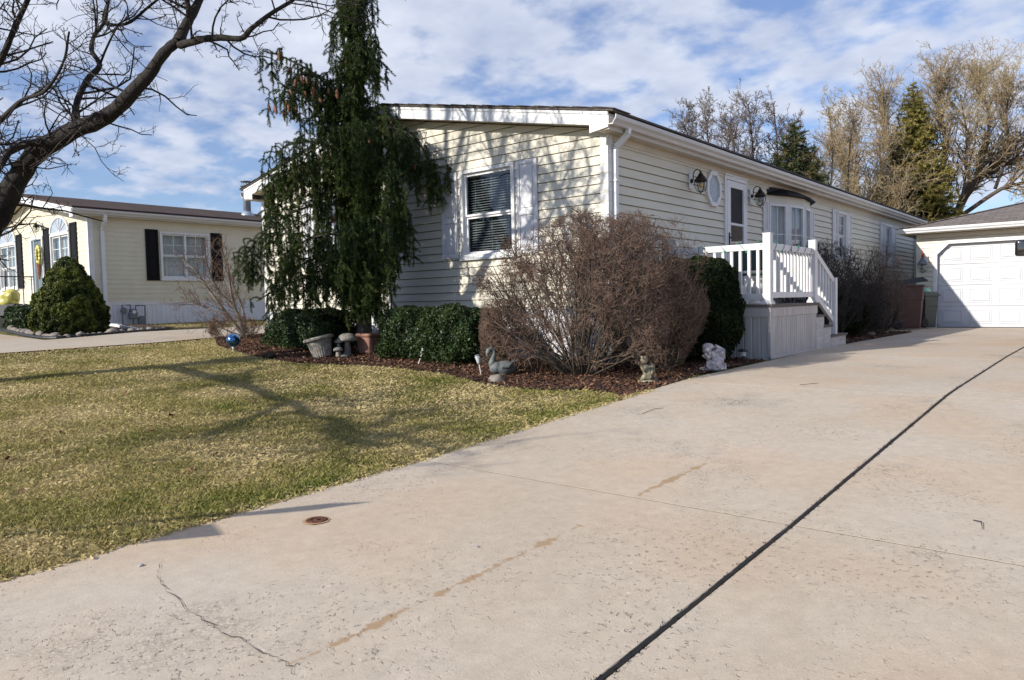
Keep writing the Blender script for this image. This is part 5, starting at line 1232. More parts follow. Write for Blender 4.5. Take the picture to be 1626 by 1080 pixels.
def far_spruce(px, t, ytop, wpx, label, m, seed, nb=260):
    random.seed(seed); rg = np.random.default_rng(seed); b = at(px, 462, t); b[2] = -.1; H_ = at(px, ytop, t)[2]-b[2]; wr = wpx/FPX*t/2; r = thing('spruce_tree', b, label, 'tree')
    tubes([[tuple(b+np.array([0, 0, H_*f])) for f in (0, .3, .6, .9, 1.)]], [[.2, .16, .10, .03, .01]], 7, 'trunk', 'bark far', r); st = []
    for i in range(nb):
        f = 1-(i+.5)/nb; f = 1-(1-f)**.8; z = H_*(.1+.88*f); a = i*2.4+random.gauss(0, .3); L_ = wr*(1-f)**.8*random.uniform(.65, 1.15)+.12
        o = b+np.array([0, 0, z]); d = np.array([math.cos(a), math.sin(a), 0]); P = [o, o+d*L_*.5+np.array([0, 0, -.04*L_]), o+d*L_*.85+np.array([0, 0, -.02]), o+d*L_+np.array([0, 0, .12*L_])]
        tn = random.uniform(.0, .55); st.append((P, tn))
        for k in range(int(L_/.16)):
            q = P[0]+(P[2]-P[0])*random.uniform(.2, 1.1); s = np.array([-d[1], d[0], 0])*random.choice((-1, 1)); l2 = L_*random.uniform(.12, .34); st.append(([q, q+(s*.8+d*.6)*l2*.6+np.array([0, 0, -.03]), q+(s*.8+d*.6)*l2+np.array([0, 0, -.12*l2-.05])], tn+.05))
    strand_needles(st, .17, .045, .055, 4, rg, 'crown', m, r)
far_spruce(1262, 30, 190, 210, 'dark spruce with brown cones showing above the roof line', 'far spruce needle', 71)
far_spruce(1448, 43.5, 128, 180, 'tall olive green spruce standing inside the willow branches', 'far spruce olive', 72, 420)
# ------------------------------------------------------------------ garden objects
def gp(x, y): p = G(x, y); return np.array([p[0], p[1], float(bedz(p[0], p[1]))])
def vfr(P, ang=0.):   # frame whose u axis runs to the right of the view, turned by ang
    c, s = math.cos(ang), math.sin(ang); u = rt2*c+fw2*s; n = -fw2*c+rt2*s; return Fr(P, u, n)
# gazing ball
P = gp(371, 560); r = thing('gazing_ball', P, 'blue glass gazing ball on a short stake at the lawn edge', 'garden ball')
mb = MB(); mb.ell(P+np.array([0, 0, .185]), (.105, .105, .105), 28, 18); mb.build('ball', 'blue mirror glass', r, smooth=True)
mb = MB(); mb.lathe(P, [(.008, -.03), (.008, .03), (.022, .045), (.026, .085), (.02, .09)], 14); mb.build('stake', 'clear stake plastic', r, smooth=True)
# tilted fluted stone pot
def fluted(name, P, label, m, tilt, n, r0, r1, h, square=False, sc=1.):
    r = thing(name, P, label, 'planter'); ax = np.array([tilt[0]*rt2[0]+tilt[1]*fw2[0], tilt[0]*rt2[1]+tilt[1]*fw2[1], 1.]); ax /= np.linalg.norm(ax)
    N_ = 96
    def wob(k, z):
        a = 2*math.pi*k/N_; q = 1.
        if square: q *= (abs(math.cos(a))**6+abs(math.sin(a))**6)**(-1/6)
        if .02 < z/h < .78: q *= 1-.035*(math.cos(a*n) > .1)
        return q
    mb = MB(); prof = [(r0*.9, 0), (r0, .012), (r0, .02), (r0+(r1-r0)*.1, .10*h), (r0+(r1-r0)*.78, .78*h), (r1*.93, .80*h), (r1, .83*h), (r1*1.12, .86*h), (r1*1.14, .93*h), (r1*1.10, .99*h), (r1*1.04, h), (r1*.96, h*.985), (r1*.93, h*.9)]
    mb.lathe(P, prof, N_, ax, wob); mb.build('bowl', m, r, smooth=False)
    mb = MB(); mb.lathe(P+ax*h*.88, [(r1*.92, 0), (r1*.92, .006)], 40, ax, (lambda k, z: wob(k*2.4, .9*h)) if square else None); mb.build('soil', 'soil', r)
    return r, ax
fluted('stone_planter', gp(513, 568), 'grey fluted stone planter tipping to one side by the mushroom statue', 'concrete statue', (-.22, .02), 26, .13, .19, .30)
rp, ax = fluted('terracotta_planter', gp(589, 562), 'square ribbed terracotta planter standing beside the spruce trunk', 'terracotta', (.0, .0), 34, .135, .155, .30, True)
P = gp(578, 556)+np.array([0, 0, .28]); r = thing('garden_trowel', P, 'small dark red handled tool lying across the terracotta planter rim', 'tool')
mb = MB(vfr(P)); mb.tube([(-.06, .0, .06), (.0, .035, .05)], [.012, .014], 8); mb.build('handle', 'red trim', r, smooth=True); mb = MB(vfr(P)); mb.tube([(-.10, -.02, .07), (-.06, .0, .06)], .006, 6); mb.build('blade', 'steel pipe', r)
# mushroom statue, one cast piece
def mushrooms(P, items, name, label, m, cat='garden statue', grp=None, vx=.007):
    r = thing(name, P, label, cat, grp); f = vfr(P); mb = MB()
    for (u, n, h, rc, rs) in items:
        b = f.w(u, 0, n); mb.lathe(b, [(rs*1.25, 0), (rs, h*.35), (rs*.85, h-rc*.35)], 14)
        mb.lathe(b, [(rs, h-rc*.5), (rc*.8, h-rc*.52), (rc, h-rc*.38), (rc*.96, h-rc*.12), (rc*.72, h+rc*.14), (rc*.35, h+rc*.28), (.004, h+rc*.32)], 22)
    mb.ell(f.w(sum(i[0] for i in items)/len(items), .01, .02), (.13 if len(items) > 1 else .05, .10 if len(items) > 1 else .05, .03)); mb.build('mushroom_caps', m, r, remesh=vx)
mushrooms(gp(545, 566), [(.06, -.03, .29, .145, .045), (-.055, .03, .23, .065, .028), (-.045, .11, .125, .075, .035)], 'mushroom_statue', 'grey concrete statue of three mushrooms between the two planters', 'concrete statue')
mushrooms(gp(1146, 573), [(0, 0, .17, .085, .03)], 'mushroom_ornament', 'small brown mushroom ornament in the shade behind the winged cherub', 'brown mushroom')
# stake lights
def stake_light(P, lean, label, cupw=.035):
    r = thing('stake_light', P, label, 'garden light', 'solar stake lights'); ax = np.array([rt2[0]*lean, rt2[1]*lean, 1.]); ax /= np.linalg.norm(ax)
    mb = MB(); mb.tube([P-ax*.03, P+ax*.14], .006, 8); mb.build('stake', 'white metal', r); mb = MB(); mb.lathe(P+ax*.13, [(.012, 0), (.022, .02), (cupw, .085), (cupw, .095)], 14, ax); mb.build('cup', 'clear stake plastic', r, smooth=True)
    mb = MB(); mb.lathe(P+ax*.225, [(cupw*1.02, 0), (cupw*1.05, .012), (.01, .02)], 14, ax); mb.build('lid', 'meter grey', r, smooth=True)
stake_light(gp(664, 579), .38, 'clear stake light leaning over in front of the rounded hedge', .026); stake_light(gp(764, 596), -.16, 'clear stake light with a wide cup next to the stone swan', .034)
P = gp(434, 570); r = thing('spotlight', P, 'small black ground spotlight lying in the mulch before the hedge', 'garden light'); f = vfr(P)
mb = MB(f); mb.tube([(-.06, .035, .02), (-.02, .04, .0), (.03, .03, -.01)], [.042, .036, .02], 12); mb.build('head', 'plastic black', r, smooth=True); mb = MB(f); mb.tube([(.0, .03, 0), (.05, -.01, 0), (.10, .01, .02)], .007, 6); mb.build('stake', 'plastic black', r)
# swan
P = gp(797, 597); r = thing('stone_swan', P, 'dark grey stone swan planter at the edge of the mulch', 'garden statue'); f = vfr(P, .25)
mb = MB(); fu = f.U; fn = f.N; up_ = np.array([0, 0, 1.])
Rm = np.stack([fu, fn, up_], 1)
mb.ell(f.w(.035, .085, 0), (.145, .085, .085), 20, 12, rot=Rm); mb.ell(f.w(-.07, .09, 0), (.075, .07, .075), 18, 10, rot=Rm); mb.ell(f.w(.03, .02, 0), (.09, .06, .03), rot=Rm)
nk = [(-.085, .10, 0), (-.115, .15, 0), (-.10, .20, 0), (-.085, .25, 0), (-.09, .292, 0), (-.12, .312, 0), (-.15, .295, 0), (-.163, .26, 0)]
mb.tube([f.w(u, z, n) for u, z, n in nk], [.055, .042, .030, .027, .027, .028, .03, .026], 14); mb.ell(f.w(-.152, .285, 0), (.032, .026, .032)); mb.tube([f.w(-.165, .265, 0), f.w(-.168, .235, 0), f.w(-.150, .205, 0)], [.02, .013, .006], 8)
for s in (-1, 1):
    for k in range(6):
        a = k/5; mb.tube([f.w(-.02+.03*a, .10+.02*a, s*.07), f.w(.06+.03*a, .105+.028*a, s*(.085-.01*a)), f.w(.15+.018*a, .10+.060*a, s*(.05-.02*a))], [.02, .024, .008], 8)
for k in range(4): mb.tube([f.w(.10, .10, .0), f.w(.165, .115+.014*k, (k-1.5)*.02), f.w(.195, .13+.02*k, (k-1.5)*.02)], [.03, .018, .006], 8)
mb.build('body', 'swan stone', r, remesh=.0055)
# figures
def statue(P, label, m, parts, vx=.0055, ang=0., name='angel_statue'):
    r = thing(name, P, label, 'garden statue'); f = vfr(P, ang); Rm = np.stack([f.U, f.N, np.array([0, 0, 1.])], 1); mb = MB()
    for k, a in parts:
        if k == 'e': mb.ell(f.w(*a[0]), a[1], 16, 10, rot=Rm)
        else: mb.tube([f.w(*q) for q in a[0]], a[1], 10)
    return r, f, mb.build('figure', m, r, remesh=vx)
random.seed(6)
angel = [('e', ((0, .012, 0), (.10, .085, .02))), ('e', ((.02, .07, 0), (.06, .05, .055))), ('t', ([(.02, .06, 0), (.0, .13, 0), (-.015, .175, 0)], [.055, .045, .03])), ('e', ((-.028, .225, .01), (.036, .034, .042))),
         ('t', ([(.03, .06, .05), (-.04, .06, .06), (-.06, .03, .04)], [.035, .03, .022])), ('t', ([(.03, .05, -.03), (.08, .03, -.01), (.11, .02, .01)], [.035, .025, .016])),
         ('t', ([(-.01, .165, .04), (-.045, .12, .06), (-.06, .16, .055), (-.055, .19, .045)], [.02, .018, .014, .012])), ('t', ([(.015, .165, -.03), (-.04, .13, -.01), (-.06, .165, .02)], [.02, .018, .014])),
         ('t', ([(.01, .14, -.03), (.055, .19, -.04), (.075, .165, -.04), (.08, .09, -.03)], [.014, .02, .022, .006])), ('t', ([(.0, .14, .02), (.05, .17, .03), (.06, .12, .04), (.05, .08, .04)], [.012, .02, .02, .006])),
         ('e', ((-.02, .25, -.005), (.038, .036, .026))), ('e', ((-.05, .262, .01), (.016, .016, .016)))]
statue(gp(1027, 607), 'small gold and grey kneeling angel statue at the bed corner by the driveway', 'gold stone', angel)
cher = [('e', ((.0, .02, 0), (.15, .11, .03))), ('e', ((.03, .09, 0), (.10, .08, .075))), ('t', ([(.05, .08, 0), (.0, .17, 0), (-.035, .21, .02)], [.085, .065, .04])), ('e', ((-.07, .245, .03), (.05, .046, .052))),
        ('e', ((-.05, .27, .01), (.052, .05, .04))), ('t', ([(-.01, .20, .06), (-.07, .15, .09), (-.10, .20, .07)], [.028, .026, .02])), ('t', ([(.02, .2, -.03), (-.06, .14, .02), (-.11, .18, .04)], [.028, .024, .02])),
        ('t', ([(.06, .08, .06), (-.04, .09, .09), (-.03, .03, .10)], [.048, .04, .03])), ('t', ([(.07, .06, -.04), (.12, .04, .03), (.06, .025, .09)], [.045, .034, .024])),
        ('t', ([(.02, .17, -.04), (.07, .26, -.06), (.13, .22, -.05), (.15, .12, -.03)], [.02, .04, .035, .01])), ('t', ([(.01, .17, .0), (.06, .24, .0), (.10, .2, .01), (.12, .1, .02)], [.02, .03, .03, .01]))]
for _ in range(16): a = random.uniform(0, 3.1); cher.append(('e', ((-.05+.05*math.cos(a), .262+.035*math.sin(a), random.uniform(-.03, .05)), (.017, .017, .017))))
for _ in range(16): u = random.uniform(-.08, .13); cher.append(('t', ([(u, .12-abs(u)*.3, .075), (u+random.uniform(-.03, .03), .06, .10), (u+random.uniform(-.03, .04), .02, .11)], [.012, .014, .008])))
statue(gp(1131, 589), 'white weathered cherub statue crouching next to the driveway', 'white stone', cher, .006)
P = gp(1067, 582); r = thing('olive_pot', P, 'squat olive glazed rock pot in the shade under the yew', 'pot')
mb = MB(); mb.lathe(P, [(.09, 0), (.14, .03), (.165, .09), (.17, .15), (.155, .19), (.13, .2), (.12, .18)], 40, None, lambda k, z: 1+.06*mnoise.noise(Vector((math.cos(k*.157)*2, math.sin(k*.157)*2, z*9)))); mb.build('bowl', 'olive pot glaze', r, smooth=True)
P = gp(1180, 576); r = thing('solar_light', P, 'small black mushroom capped solar light by the deck skirting', 'garden light')
mb = MB(); mb.tube([P-(0, 0, .02), P+(0, 0, .09)], .012, 8); mb.build('stake', 'plastic black', r); mb = MB(); mb.lathe(P+np.array([0, 0, .085]), [(.035, 0), (.038, .05), (.03, .055)], 14); mb.build('lens', 'clear stake plastic', r); mb = MB(); mb.lathe(P+np.array([0, 0, .14]), [(.062, 0), (.06, .012), (.03, .03), (.004, .035)], 16); mb.build('cap', 'plastic black', r, smooth=True)
# pale figure deep in the shrub and the copper cable by the downspout
st2 = [('e', ((0, .02, 0), (.07, .06, .02))), ('t', ([(0, .03, 0), (.01, .12, 0), (-.02, .2, 0)], [.045, .04, .028])), ('e', ((-.03, .245, 0), (.034, .032, .038))), ('t', ([(.01, .18, 0), (.06, .14, .02), (.02, .10, .05)], [.02, .018, .014])), ('t', ([(.0, .17, -.02), (.06, .26, -.03), (.08, .16, -.03)], [.014, .024, .008]))]
statue(gp(948, 584), 'pale small stone figure half hidden behind the big leafless shrub', 'white stone', st2, .006)
P = np.array([XW+.03, 8.22, 0.]); r = thing('utility_pipe', P, 'thin copper coloured ribbed pipe beside the black drain pipe at the house corner', 'pipe'); mb = MB(); mb.tube([(XW+.04, 8.22, z) for z in np.linspace(-.02, .6, 24)], [.016+.004*(i % 2) for i in range(24)], 8); mb.build('conduit', 'brass', r)
# bins
def wheelie(P, label, m, h=1.08, w=.60, d=.66, ang=0., open_=0., bag=None, lidm=None, sc=1.):
    r = thing('wheeled_bin', P, label, 'bin'); c, s = math.cos(ang), math.sin(ang); f = Fr(P, (c, s, 0), (s, -c, 0)); hh = h*sc; w *= sc; d *= sc
    mb = MB(f); b = []; 
    lv = [(.03, .80, .80, 0), (.10, .84, .82, 0), (.62*hh, .93, .93, 0), (.63*hh, .97, .95, 0), (.90*hh, 1., 1., 0), (.91*hh, 1.06, 1.04, 0), (.94*hh, 1.06, 1.04, 0)]
    pts = []
    for z, a, q, _ in lv:
        for uu, nn in ((-1, -1), (-.8, -1.0), (.8, -1.0), (1, -1), (1, .8), (.85, 1), (-.85, 1), (-1, .8)): pts.append(f.w(uu*w/2*a, z, nn*d/2*q))
    n = 8; mb.add(pts, [tuple(range(n))[::-1]]+[(i*n+k, i*n+(k+1) % n, (i+1)*n+(k+1) % n, (i+1)*n+k) for i in range(len(lv)-1) for k in range(n)]+[tuple(range((len(lv)-1)*n, len(lv)*n))])
    mb.build('body', m, r, bevel=.01)
    zt = .945*hh; mb = MB(f); t = open_
    q = [(-d/2*1.1, 0), (d/2*1.12, t)]
    a = [(-w/2*1.08, zt, q[0][0]), (w/2*1.08, zt, q[0][0]), (w/2*1.08, zt+t, q[1][0]), (-w/2*1.08, zt+t, q[1][0])]; mid = [(-w/2*.8, zt+.085, q[0][0]*.8), (w/2*.8, zt+.085, q[0][0]*.8), (w/2*.8, zt+.075+t, q[1][0]*.8), (-w/2*.8, zt+.075+t, q[1][0]*.8)]
    low = [(x, z-.02, y) for x, z, y in a]
    mb.add([f.w(*p) for p in low+a+mid], [(3, 2, 1, 0)]+[(i, (i+1) % 4, 4+(i+1) % 4, 4+i) for i in range(4)]+[(4+i, 4+(i+1) % 4, 8+(i+1) % 4, 8+i) for i in range(4)]+[(8, 9, 10, 11)]); mb.build('lid', lidm or m, r, bevel=.008)
    mb = MB(f); mb.tube([(-w/2*.9, zt-.03, -d/2*1.02), (-w/2*.9, zt-.0, -d/2-.09), (w/2*.9, zt-.0, -d/2-.09), (w/2*.9, zt-.03, -d/2*1.02)], .016, 8); mb.build('handle', 'plastic black', r)
    for s_ in (-1, 1):
        mb = MB(); mb.lathe(f.w(s_*w*.40, .115*sc+.02, -d/2*.86)-f.U*s_*.0, [(.03, -.03), (.10*sc, -.028), (.115*sc, -.018), (.115*sc, .018), (.10*sc, .028), (.03, .03)], 20, f.U); mb.build('wheel', 'rubber', r, smooth=False)
    return r, f, hh
def bp_(x, y): p = G(x, y); return p
wheelie(np.array([-3.98, 19.35, float(gz(-3.4, 19.35))]), 'maroon wheeled bin with its dark lid propped up beside the garage', 'maroon plastic', h=1.12, w=.58, d=.66, ang=2.2, open_=.10, lidm='plastic black')
r_, f_, h_ = wheelie(np.array([-3.75, 20.35, float(gz(-3.4, 20.35))]), 'small grey green wheeled bin with a mint bag on top by the garage wall', 'bin green grey', h=.86, w=.42, d=.46, ang=2.6)
mb = MB(); P = np.array([-3.75, 20.35, float(gz(-3.4, 20.35))]); mb.ell(P+np.array([-.02, -.02, .90]), (.15, .15, .10), 16, 9, jit=.06); r2_ = thing('plastic_bag', P+np.array([0, 0, .86]), 'mint green plastic bag bulging from the small bin', 'bag'); mb.build('bag', 'mint plastic', r2_, smooth=True)
r_, f_, h_ = wheelie(np.array([-4.45, 18.55, float(gz(-4.5, 18.55))]), 'dark wheeled bin with a white lid label in the shade behind the bare hedge', 'plastic black', h=1.05, ang=2.35)
mb = MB(f_); 
P = f_.O; ff = vfr(P+np.array([0, 0, 0]), .3); mb = MB(ff); mb.poly([(-.17, .66, .40), (.10, .66, .40), (.10, .73, .40), (-.17, .73, .40)]); 
# round stones along the bed by the steps
def rock(P, s, label, grp, seed, name='rock', m='river rock'):
    mb = MB(); rr = random.Random(seed); N1, N2 = 14, 9; vs = []; fs = []
    ax = np.array([rr.uniform(.8, 1.25), rr.uniform(.7, 1.1), rr.uniform(.55, .8)])*s
    for i in range(N2+1):
        th = math.pi*i/N2
        for k in range(N1):
            a = 2*math.pi*k/N1+seed; d = Vector((math.sin(th)*math.cos(a), math.sin(th)*math.sin(a), -math.cos(th))); q = 1+.28*mnoise.noise(d*1.3+Vector((seed, 0, 0)))+.08*mnoise.noise(d*4+Vector((seed, 0, 0)))
            vs.append(P+np.array(d)*ax*q+np.array([0, 0, ax[2]*.45]))
    for i in range(N2):
        for k in range(N1): fs.append((i*N1+k, i*N1+(k+1) % N1, (i+1)*N1+(k+1) % N1, (i+1)*N1+k))
    mb.add(vs, fs); o = mb.build(name, m, None, smooth=True); return tag(o, label, 'rock', grp)
for i, (x, y, s, lb) in enumerate(((1383, 533, .10, 'round pale stone in the bed beyond the wooden steps'), (1408, 530, .07, 'small stone at the driveway edge before the dark bin'), (788, 605, .085, 'flat half buried stone in front of the stone swan'), (1360, 538, .05, 'smallest stone at the bed edge nearest the lower step'))):
    rock(gp(x, y)-np.array([0, 0, .02]), s, lb, None, i+3.)
# rusty shut-off cover and its stain
P = G(503, 827)+np.array([0, 0, .002]); r = thing('valve_cover', P, 'round rusty iron valve cover set in the concrete driveway', 'valve cover')
mb = MB(); mb.lathe(P, [(.052, -.01), (.052, .003), (.048, .006), (.030, .0065), (.028, .003), (.012, .003), (.010, .009), (.001, .009)], 26); mb.build('cap', 'rust', r)
mb = MB(); vs = [P+np.array([math.cos(a)*q, math.sin(a)*q, .0015]) for a, q in ((2*math.pi*k/40, .066*(1+.2*mnoise.noise(Vector((math.cos(k*.157)*2, math.sin(k*.157)*2, 4))))) for k in range(40))]; mb.add(vs, [tuple(range(40))]); mb.build('rust_ring', 'rust stain', r)
# fallen leaves, small debris on lawn and drive
random.seed(14); first = None
sp_ = [(273, 663), (262, 678), (95, 690), (72, 704), (92, 722), (12, 732), (303, 750), (342, 726), (560, 640), (652, 690), (200, 627), (176, 568), (55, 645), (645, 612), (405, 640), (610, 660), (240, 688), (130, 600), (700, 640), (36, 784), (420, 726), (500, 640)]
for i, (x, y) in enumerate(sp_):
    P = G(x, y)+np.array([0, 0, .022])
    if first is None:
        mb = MB(); o = [(0, -.5), (.25, -.3), (.42, 0), (.25, .25), (.1, .5), (-.1, .42), (-.3, .2), (-.4, -.05), (-.22, -.32)]
        mb.add([(0, 0, .012)]+[(a*.055, b*.055, .010*math.sin(a*7)+.012*b) for a, b in o], [(0, 1+k, 1+(k+1) % 9) for k in range(9)]); first = c = tag(mb.build('fallen_leaf', 'dead leaf', None), 'curled brown dead leaf lying on the lawn grass', 'leaf', 'dead leaves on the lawn')
    else: c = first.copy(); COL.objects.link(c)
    c.location = tuple(P); c.rotation_euler = (random.gauss(0, .4), random.gauss(0, .4), random.uniform(0, 6)); q = random.uniform(.6, 1.2); c.scale = (q, q, q)
for i, (x, y, s, lb) in enumerate(((224, 899, .011, 'tiny white pebble on the driveway beside the top of the crack'), (758, 869, .009, 'small grey stone chip on the driveway beyond the rusty trail'))): rock(G(x, y), s, lb, None, 40.+i, 'pebble', 'white stone')
for i, (pl, lb) in enumerate((([(1020, 658), (1040, 651), (1054, 649)], 'thin bent twig on the driveway near the bed'), ([(1545, 828), (1558, 832), (1560, 842)], 'short curved twig on the right hand driveway slab'), ([(1270, 612), (1300, 610)], 'small straight twig on the driveway beyond the deck shadow'))):
    mb = MB(); mb.tube([G(*q)+np.array([0, 0, .006+.004*(k == 1)]) for k, q in enumerate(pl)], [.0022, .0022, .0012][:len(pl)], 5); tag(mb.build('fallen_twig', 'twig dark', None), lb, 'twig')
# slanting pole out of view, added and shaped only to cast its shadow
def unsh(x, y, k): q = G(x, y); return np.array([q[0]-SUNS[0]*k, q[1]-SUNS[1]*k, q[2]+k])
A_ = unsh(0, 853, .80); B_ = unsh(590, 797, 1.22); D_ = (B_-A_); A0 = A_-D_*(.80/.42)*.95; A0[2] = float(gz(A0[0], A0[1]))-.05
r = thing('shadow_pole', A0, 'unseen slanting pole with a bulging end, added for its shadow on lawn and driveway', 'shadow caster')
mb = MB(); mb.tube([A0, A_, A_+D_*.55], [.016, .014, .012], 8); mb.build('pole', 'black iron', r)
mb = MB(); mb.tube([A_+D_*f for f in (.35, .55, .72, .86, .93, 1.)], [.012, .018, .034, .040, .02, .003], 12); mb.build('shadow_tip', 'chair green', r, smooth=True)
mb = MB(); q = [unsh(225, 862, .84), unsh(300, 838, .95), unsh(335, 832, .99), unsh(352, 850, .98)]; mb.prism(q, (.006, .01, .0)); mb.build('shadow_wedge', 'white metal', r)
mb = MB(); mb.tube([A_+D_*.30, (q[1]+q[2])/2], .003, 5); mb.tube([A_+D_*.10, q[0]], .003, 5); mb.build('cord', 'black iron', r)
# ------------------------------------------------------------------ neighbouring house
NX, NY, NL, NB = -19.5, 7.25, 8.1, 30.; NC = NX-NL/2; ZS, ZE = 1.0, 3.12
def nzr(X): return ZE+.03+0.18*((NL/2+.2)-abs(X-NC))
nh = thing('neighbour_house', (NX, NY, .40), 'neighbouring cream house with brown roof, black shutters and arched windows', 'house')
NFf = Fr((0, NY, 0), (1, 0, 0), (0, -1, 0)); NFr = Fr((NX, 0, 0), (0, 1, 0), (1, 0, 0))
def next_(z): return min(NL/2, (NL/2+.2)-(z-ZE-.03)/0.18) if z > ZE else NL/2
hf = [(-21.95, -20.67, 1.52, 2.78), (-26.20, -24.72, 1.52, 2.82), (-23.42, -22.60, 1.05, 2.83)]
siding(NFf, lambda z: NC-next_(z), lambda z: NC+next_(z), ZS, nzr(NC)-.03, hf, 2.9, 'front_wall', 'cream siding far', nh, lip=.009)
hr = [(8.99, 10.31, 1.63, 2.83)]
siding(NFr, lambda z: NY, lambda z: NB, ZS, ZE, hr, 2.9, 'side_wall', 'cream siding far', nh, lip=.009)
skirting(NFr, NY, NB, lambda u: float(gz(NX, u))-.05, ZS, 'skirting white', nh, .12); skirting(NFf, NX-NL, NX, lambda u: .3, ZS, 'skirting white', nh, .12)
mb = MB(); mb.box(NX, NX+.02, NY, NB, ZS-.06, ZS+.02); mb.box(NX-NL, NX+.02, NY-.02, NY, ZS-.06, ZS+.02); mb.build('sill_trim', 'white vinyl', nh)
mb = MB(); mb.box(NX-.10, NX+.016, NY-.018, NY+.004, ZS+.02, ZE); mb.box(NX-.01, NX+.018, NY+.004, NY+.10, ZS+.02, ZE); mb.build('corner_post', 'white vinyl', nh)
mb = MB(); y0 = NY-.45
for s in (1, -1):
    e = NL/2+.32; mb.prism([(NC, y0, nzr(NC)+.19), (NC+s*e, y0, nzr(NC+s*e)+.19), (NC+s*e, y0, nzr(NC+s*e)+.15), (NC, y0, nzr(NC)+.15)], (0, NB-y0+.3, 0))
mb.build('roof', 'brown shingle', nh)
mb = MB()
for s in (1, -1):
    b = NC+s*(NL/2+.26); mb.prism([(NC, y0+.03, nzr(NC)+.148), (b, y0+.03, nzr(b)+.148), (b, y0+.03, nzr(b)-.02), (NC, y0+.03, nzr(NC)-.02)], (0, .02, 0))
    b2 = NC+s*(NL/2+.05); mb.prism([(b, y0+.026, nzr(b)+.0), (b, y0+.026, nzr(b)-.07), (b2, y0+.026, nzr(b)-.07), (b2, y0+.026, nzr(b2)+.0)], (0, .02, 0))
mb.build('fascia', 'white metal', nh)
mb = MB(); mb.box(NX+.20, NX+.22, y0+.052, NB+.3, ZE, ZE+.17); mb.build('fascia', 'gutter metal', nh)
mb = MB(); gutter(mb, NX+.222, y0, NB+.3, ZE+.15); mb.build('gutter', 'gutter metal', nh)
mb = MB(); mb.box(NX, NX+.2, y0+.05, NB, ZE, ZE+.012)
for s in (1, -1): a, b = NC, NC+s*(NL/2+.2); mb.poly([(a, y0+.05, nzr(a)-.012), (b, y0+.05, nzr(b)-.012), (b, NY, nzr(b)-.012), (a, NY, nzr(a)-.012)])
mb.build('soffit', 'soffit vinyl', nh)
mb = MB(); downspout(mb, [(NX+.27, NY+.30, ZE+.04), (NX+.24, NY+.30, ZE-.10), (NX+.05, NY+.30, ZE-.32), (NX+.05, NY+.30, .52), (NX+.12, NY+.30, .44)], .07, .08); nds = mb.build('downspout', 'white metal', nh, bevel=.006)
mb = MB(); a_ = G(163, 517); b_ = G(222, 526); mb.bar((NX+.12, NY+.32, .46), (a_[0]*.5+b_[0]*.5, a_[1]*.5+b_[1]*.5, a_[2]*.5+b_[2]*.5+.06), .085, .07); mb.bar(((a_+b_)/2+(0, 0, .05)), b_+(0, 0, .03), .075, .055); mb.build('drain_extension', 'white metal', nh)
window(NFr, 8.97, 10.33, 1.60, 2.86, nh, 2, .5, munt=(1, 1), munt2=(0, 0), back='curtain')
for a, b in ((8.60, 8.93), (10.38, 10.70)): shutter(NFr, a, b, 1.57, 2.90, 'shutter black', nh)
def arched(c, hw):
    w_ = window(NFf, c-hw, c+hw, 1.50, 2.84, nh, 2, .46, munt=(0, 1), munt2=(0, 0), back='curtain', name='arched_window')
    mb = MB(NFf); n = 20; R1, R0 = hw, hw-.07; sq = .62
    o = [(c+R1*math.cos(math.pi*k/n), 2.87+R1*sq*math.sin(math.pi*k/n), 0) for k in range(n+1)]; i_ = [(c+R0*math.cos(math.pi*k/n), 2.87+R0*sq*math.sin(math.pi*k/n), 0) for k in range(n+1)]
    for k in range(n): mb.prism([o[k], o[k+1], i_[k+1], i_[k]], (0, 0, .05))
    for k in (4, 7, 10, 13, 16): mb.bar((c, 2.87, .036), (i_[k][0], i_[k][1], .036), .02, .01)
    mb.box(c-R0, c+R0, 2.842, 2.875, 0, .05); mb.build('arch_trim', 'white vinyl', w_); mb = MB(NFf); mb.poly([(p[0], p[1], .03) for p in i_]); mb.build('pane', 'frosted leaded glass', w_)
arched(-21.31, .66); arched(-25.46, .76)
for a, b in ((-20.60, -20.18), (-22.47, -22.05), (-24.66, -24.22), (-26.7, -26.26)): shutter(NFf, a, b, 1.50, 3.05, 'shutter black', nh, .42)
mb = MB(NFf); ring(mb, -23.46, -22.56, 1.02, 2.87, .07, 0, .04); d_ = mb.build('door_frame', 'white vinyl', nh)
mb = MB(NFf); mb.box(-23.39, -22.63, 1.03, 2.80, -.05, -.03); mb.build('storm_door', 'meter grey', d_); mb = MB(NFf); mb.poly([(-23.30, 1.15, -.026), (-22.72, 1.15, -.026), (-22.72, 2.72, -.026), (-23.30, 2.72, -.026)]); mb.build('pane', 'window glass', d_)
lantern('wall_lantern', (-22.53, NY-.02, 3.12), (0, -1, 0), 'small bronze wall lantern over the neighbouring door', sc=.85)
P = np.array([-22.70, NY-.10, 2.2]); r = thing('door_wreath', P, 'yellow and orange flower wreath hanging on the neighbouring door', 'wreath')
mb = MB(Fr(P, (1, 0, 0), (0, -1, 0))); 
for k in range(14): a = k/14*6.28; mb.ell(P+np.array([.13*math.cos(a), .0, .15+.22*math.sin(a)]), (.06, .04, .07), 8, 6, jit=.2, seed=k)
mb.build('flowers', 'yellow plastic', r, smooth=True); mb = MB(); mb.tube([P+(0, 0, -.05), P+(.02, 0, -.3), P+(.0, 0, -.5)], [.07, .05, .02], 8); mb.build('ribbon', 'terracotta', r)
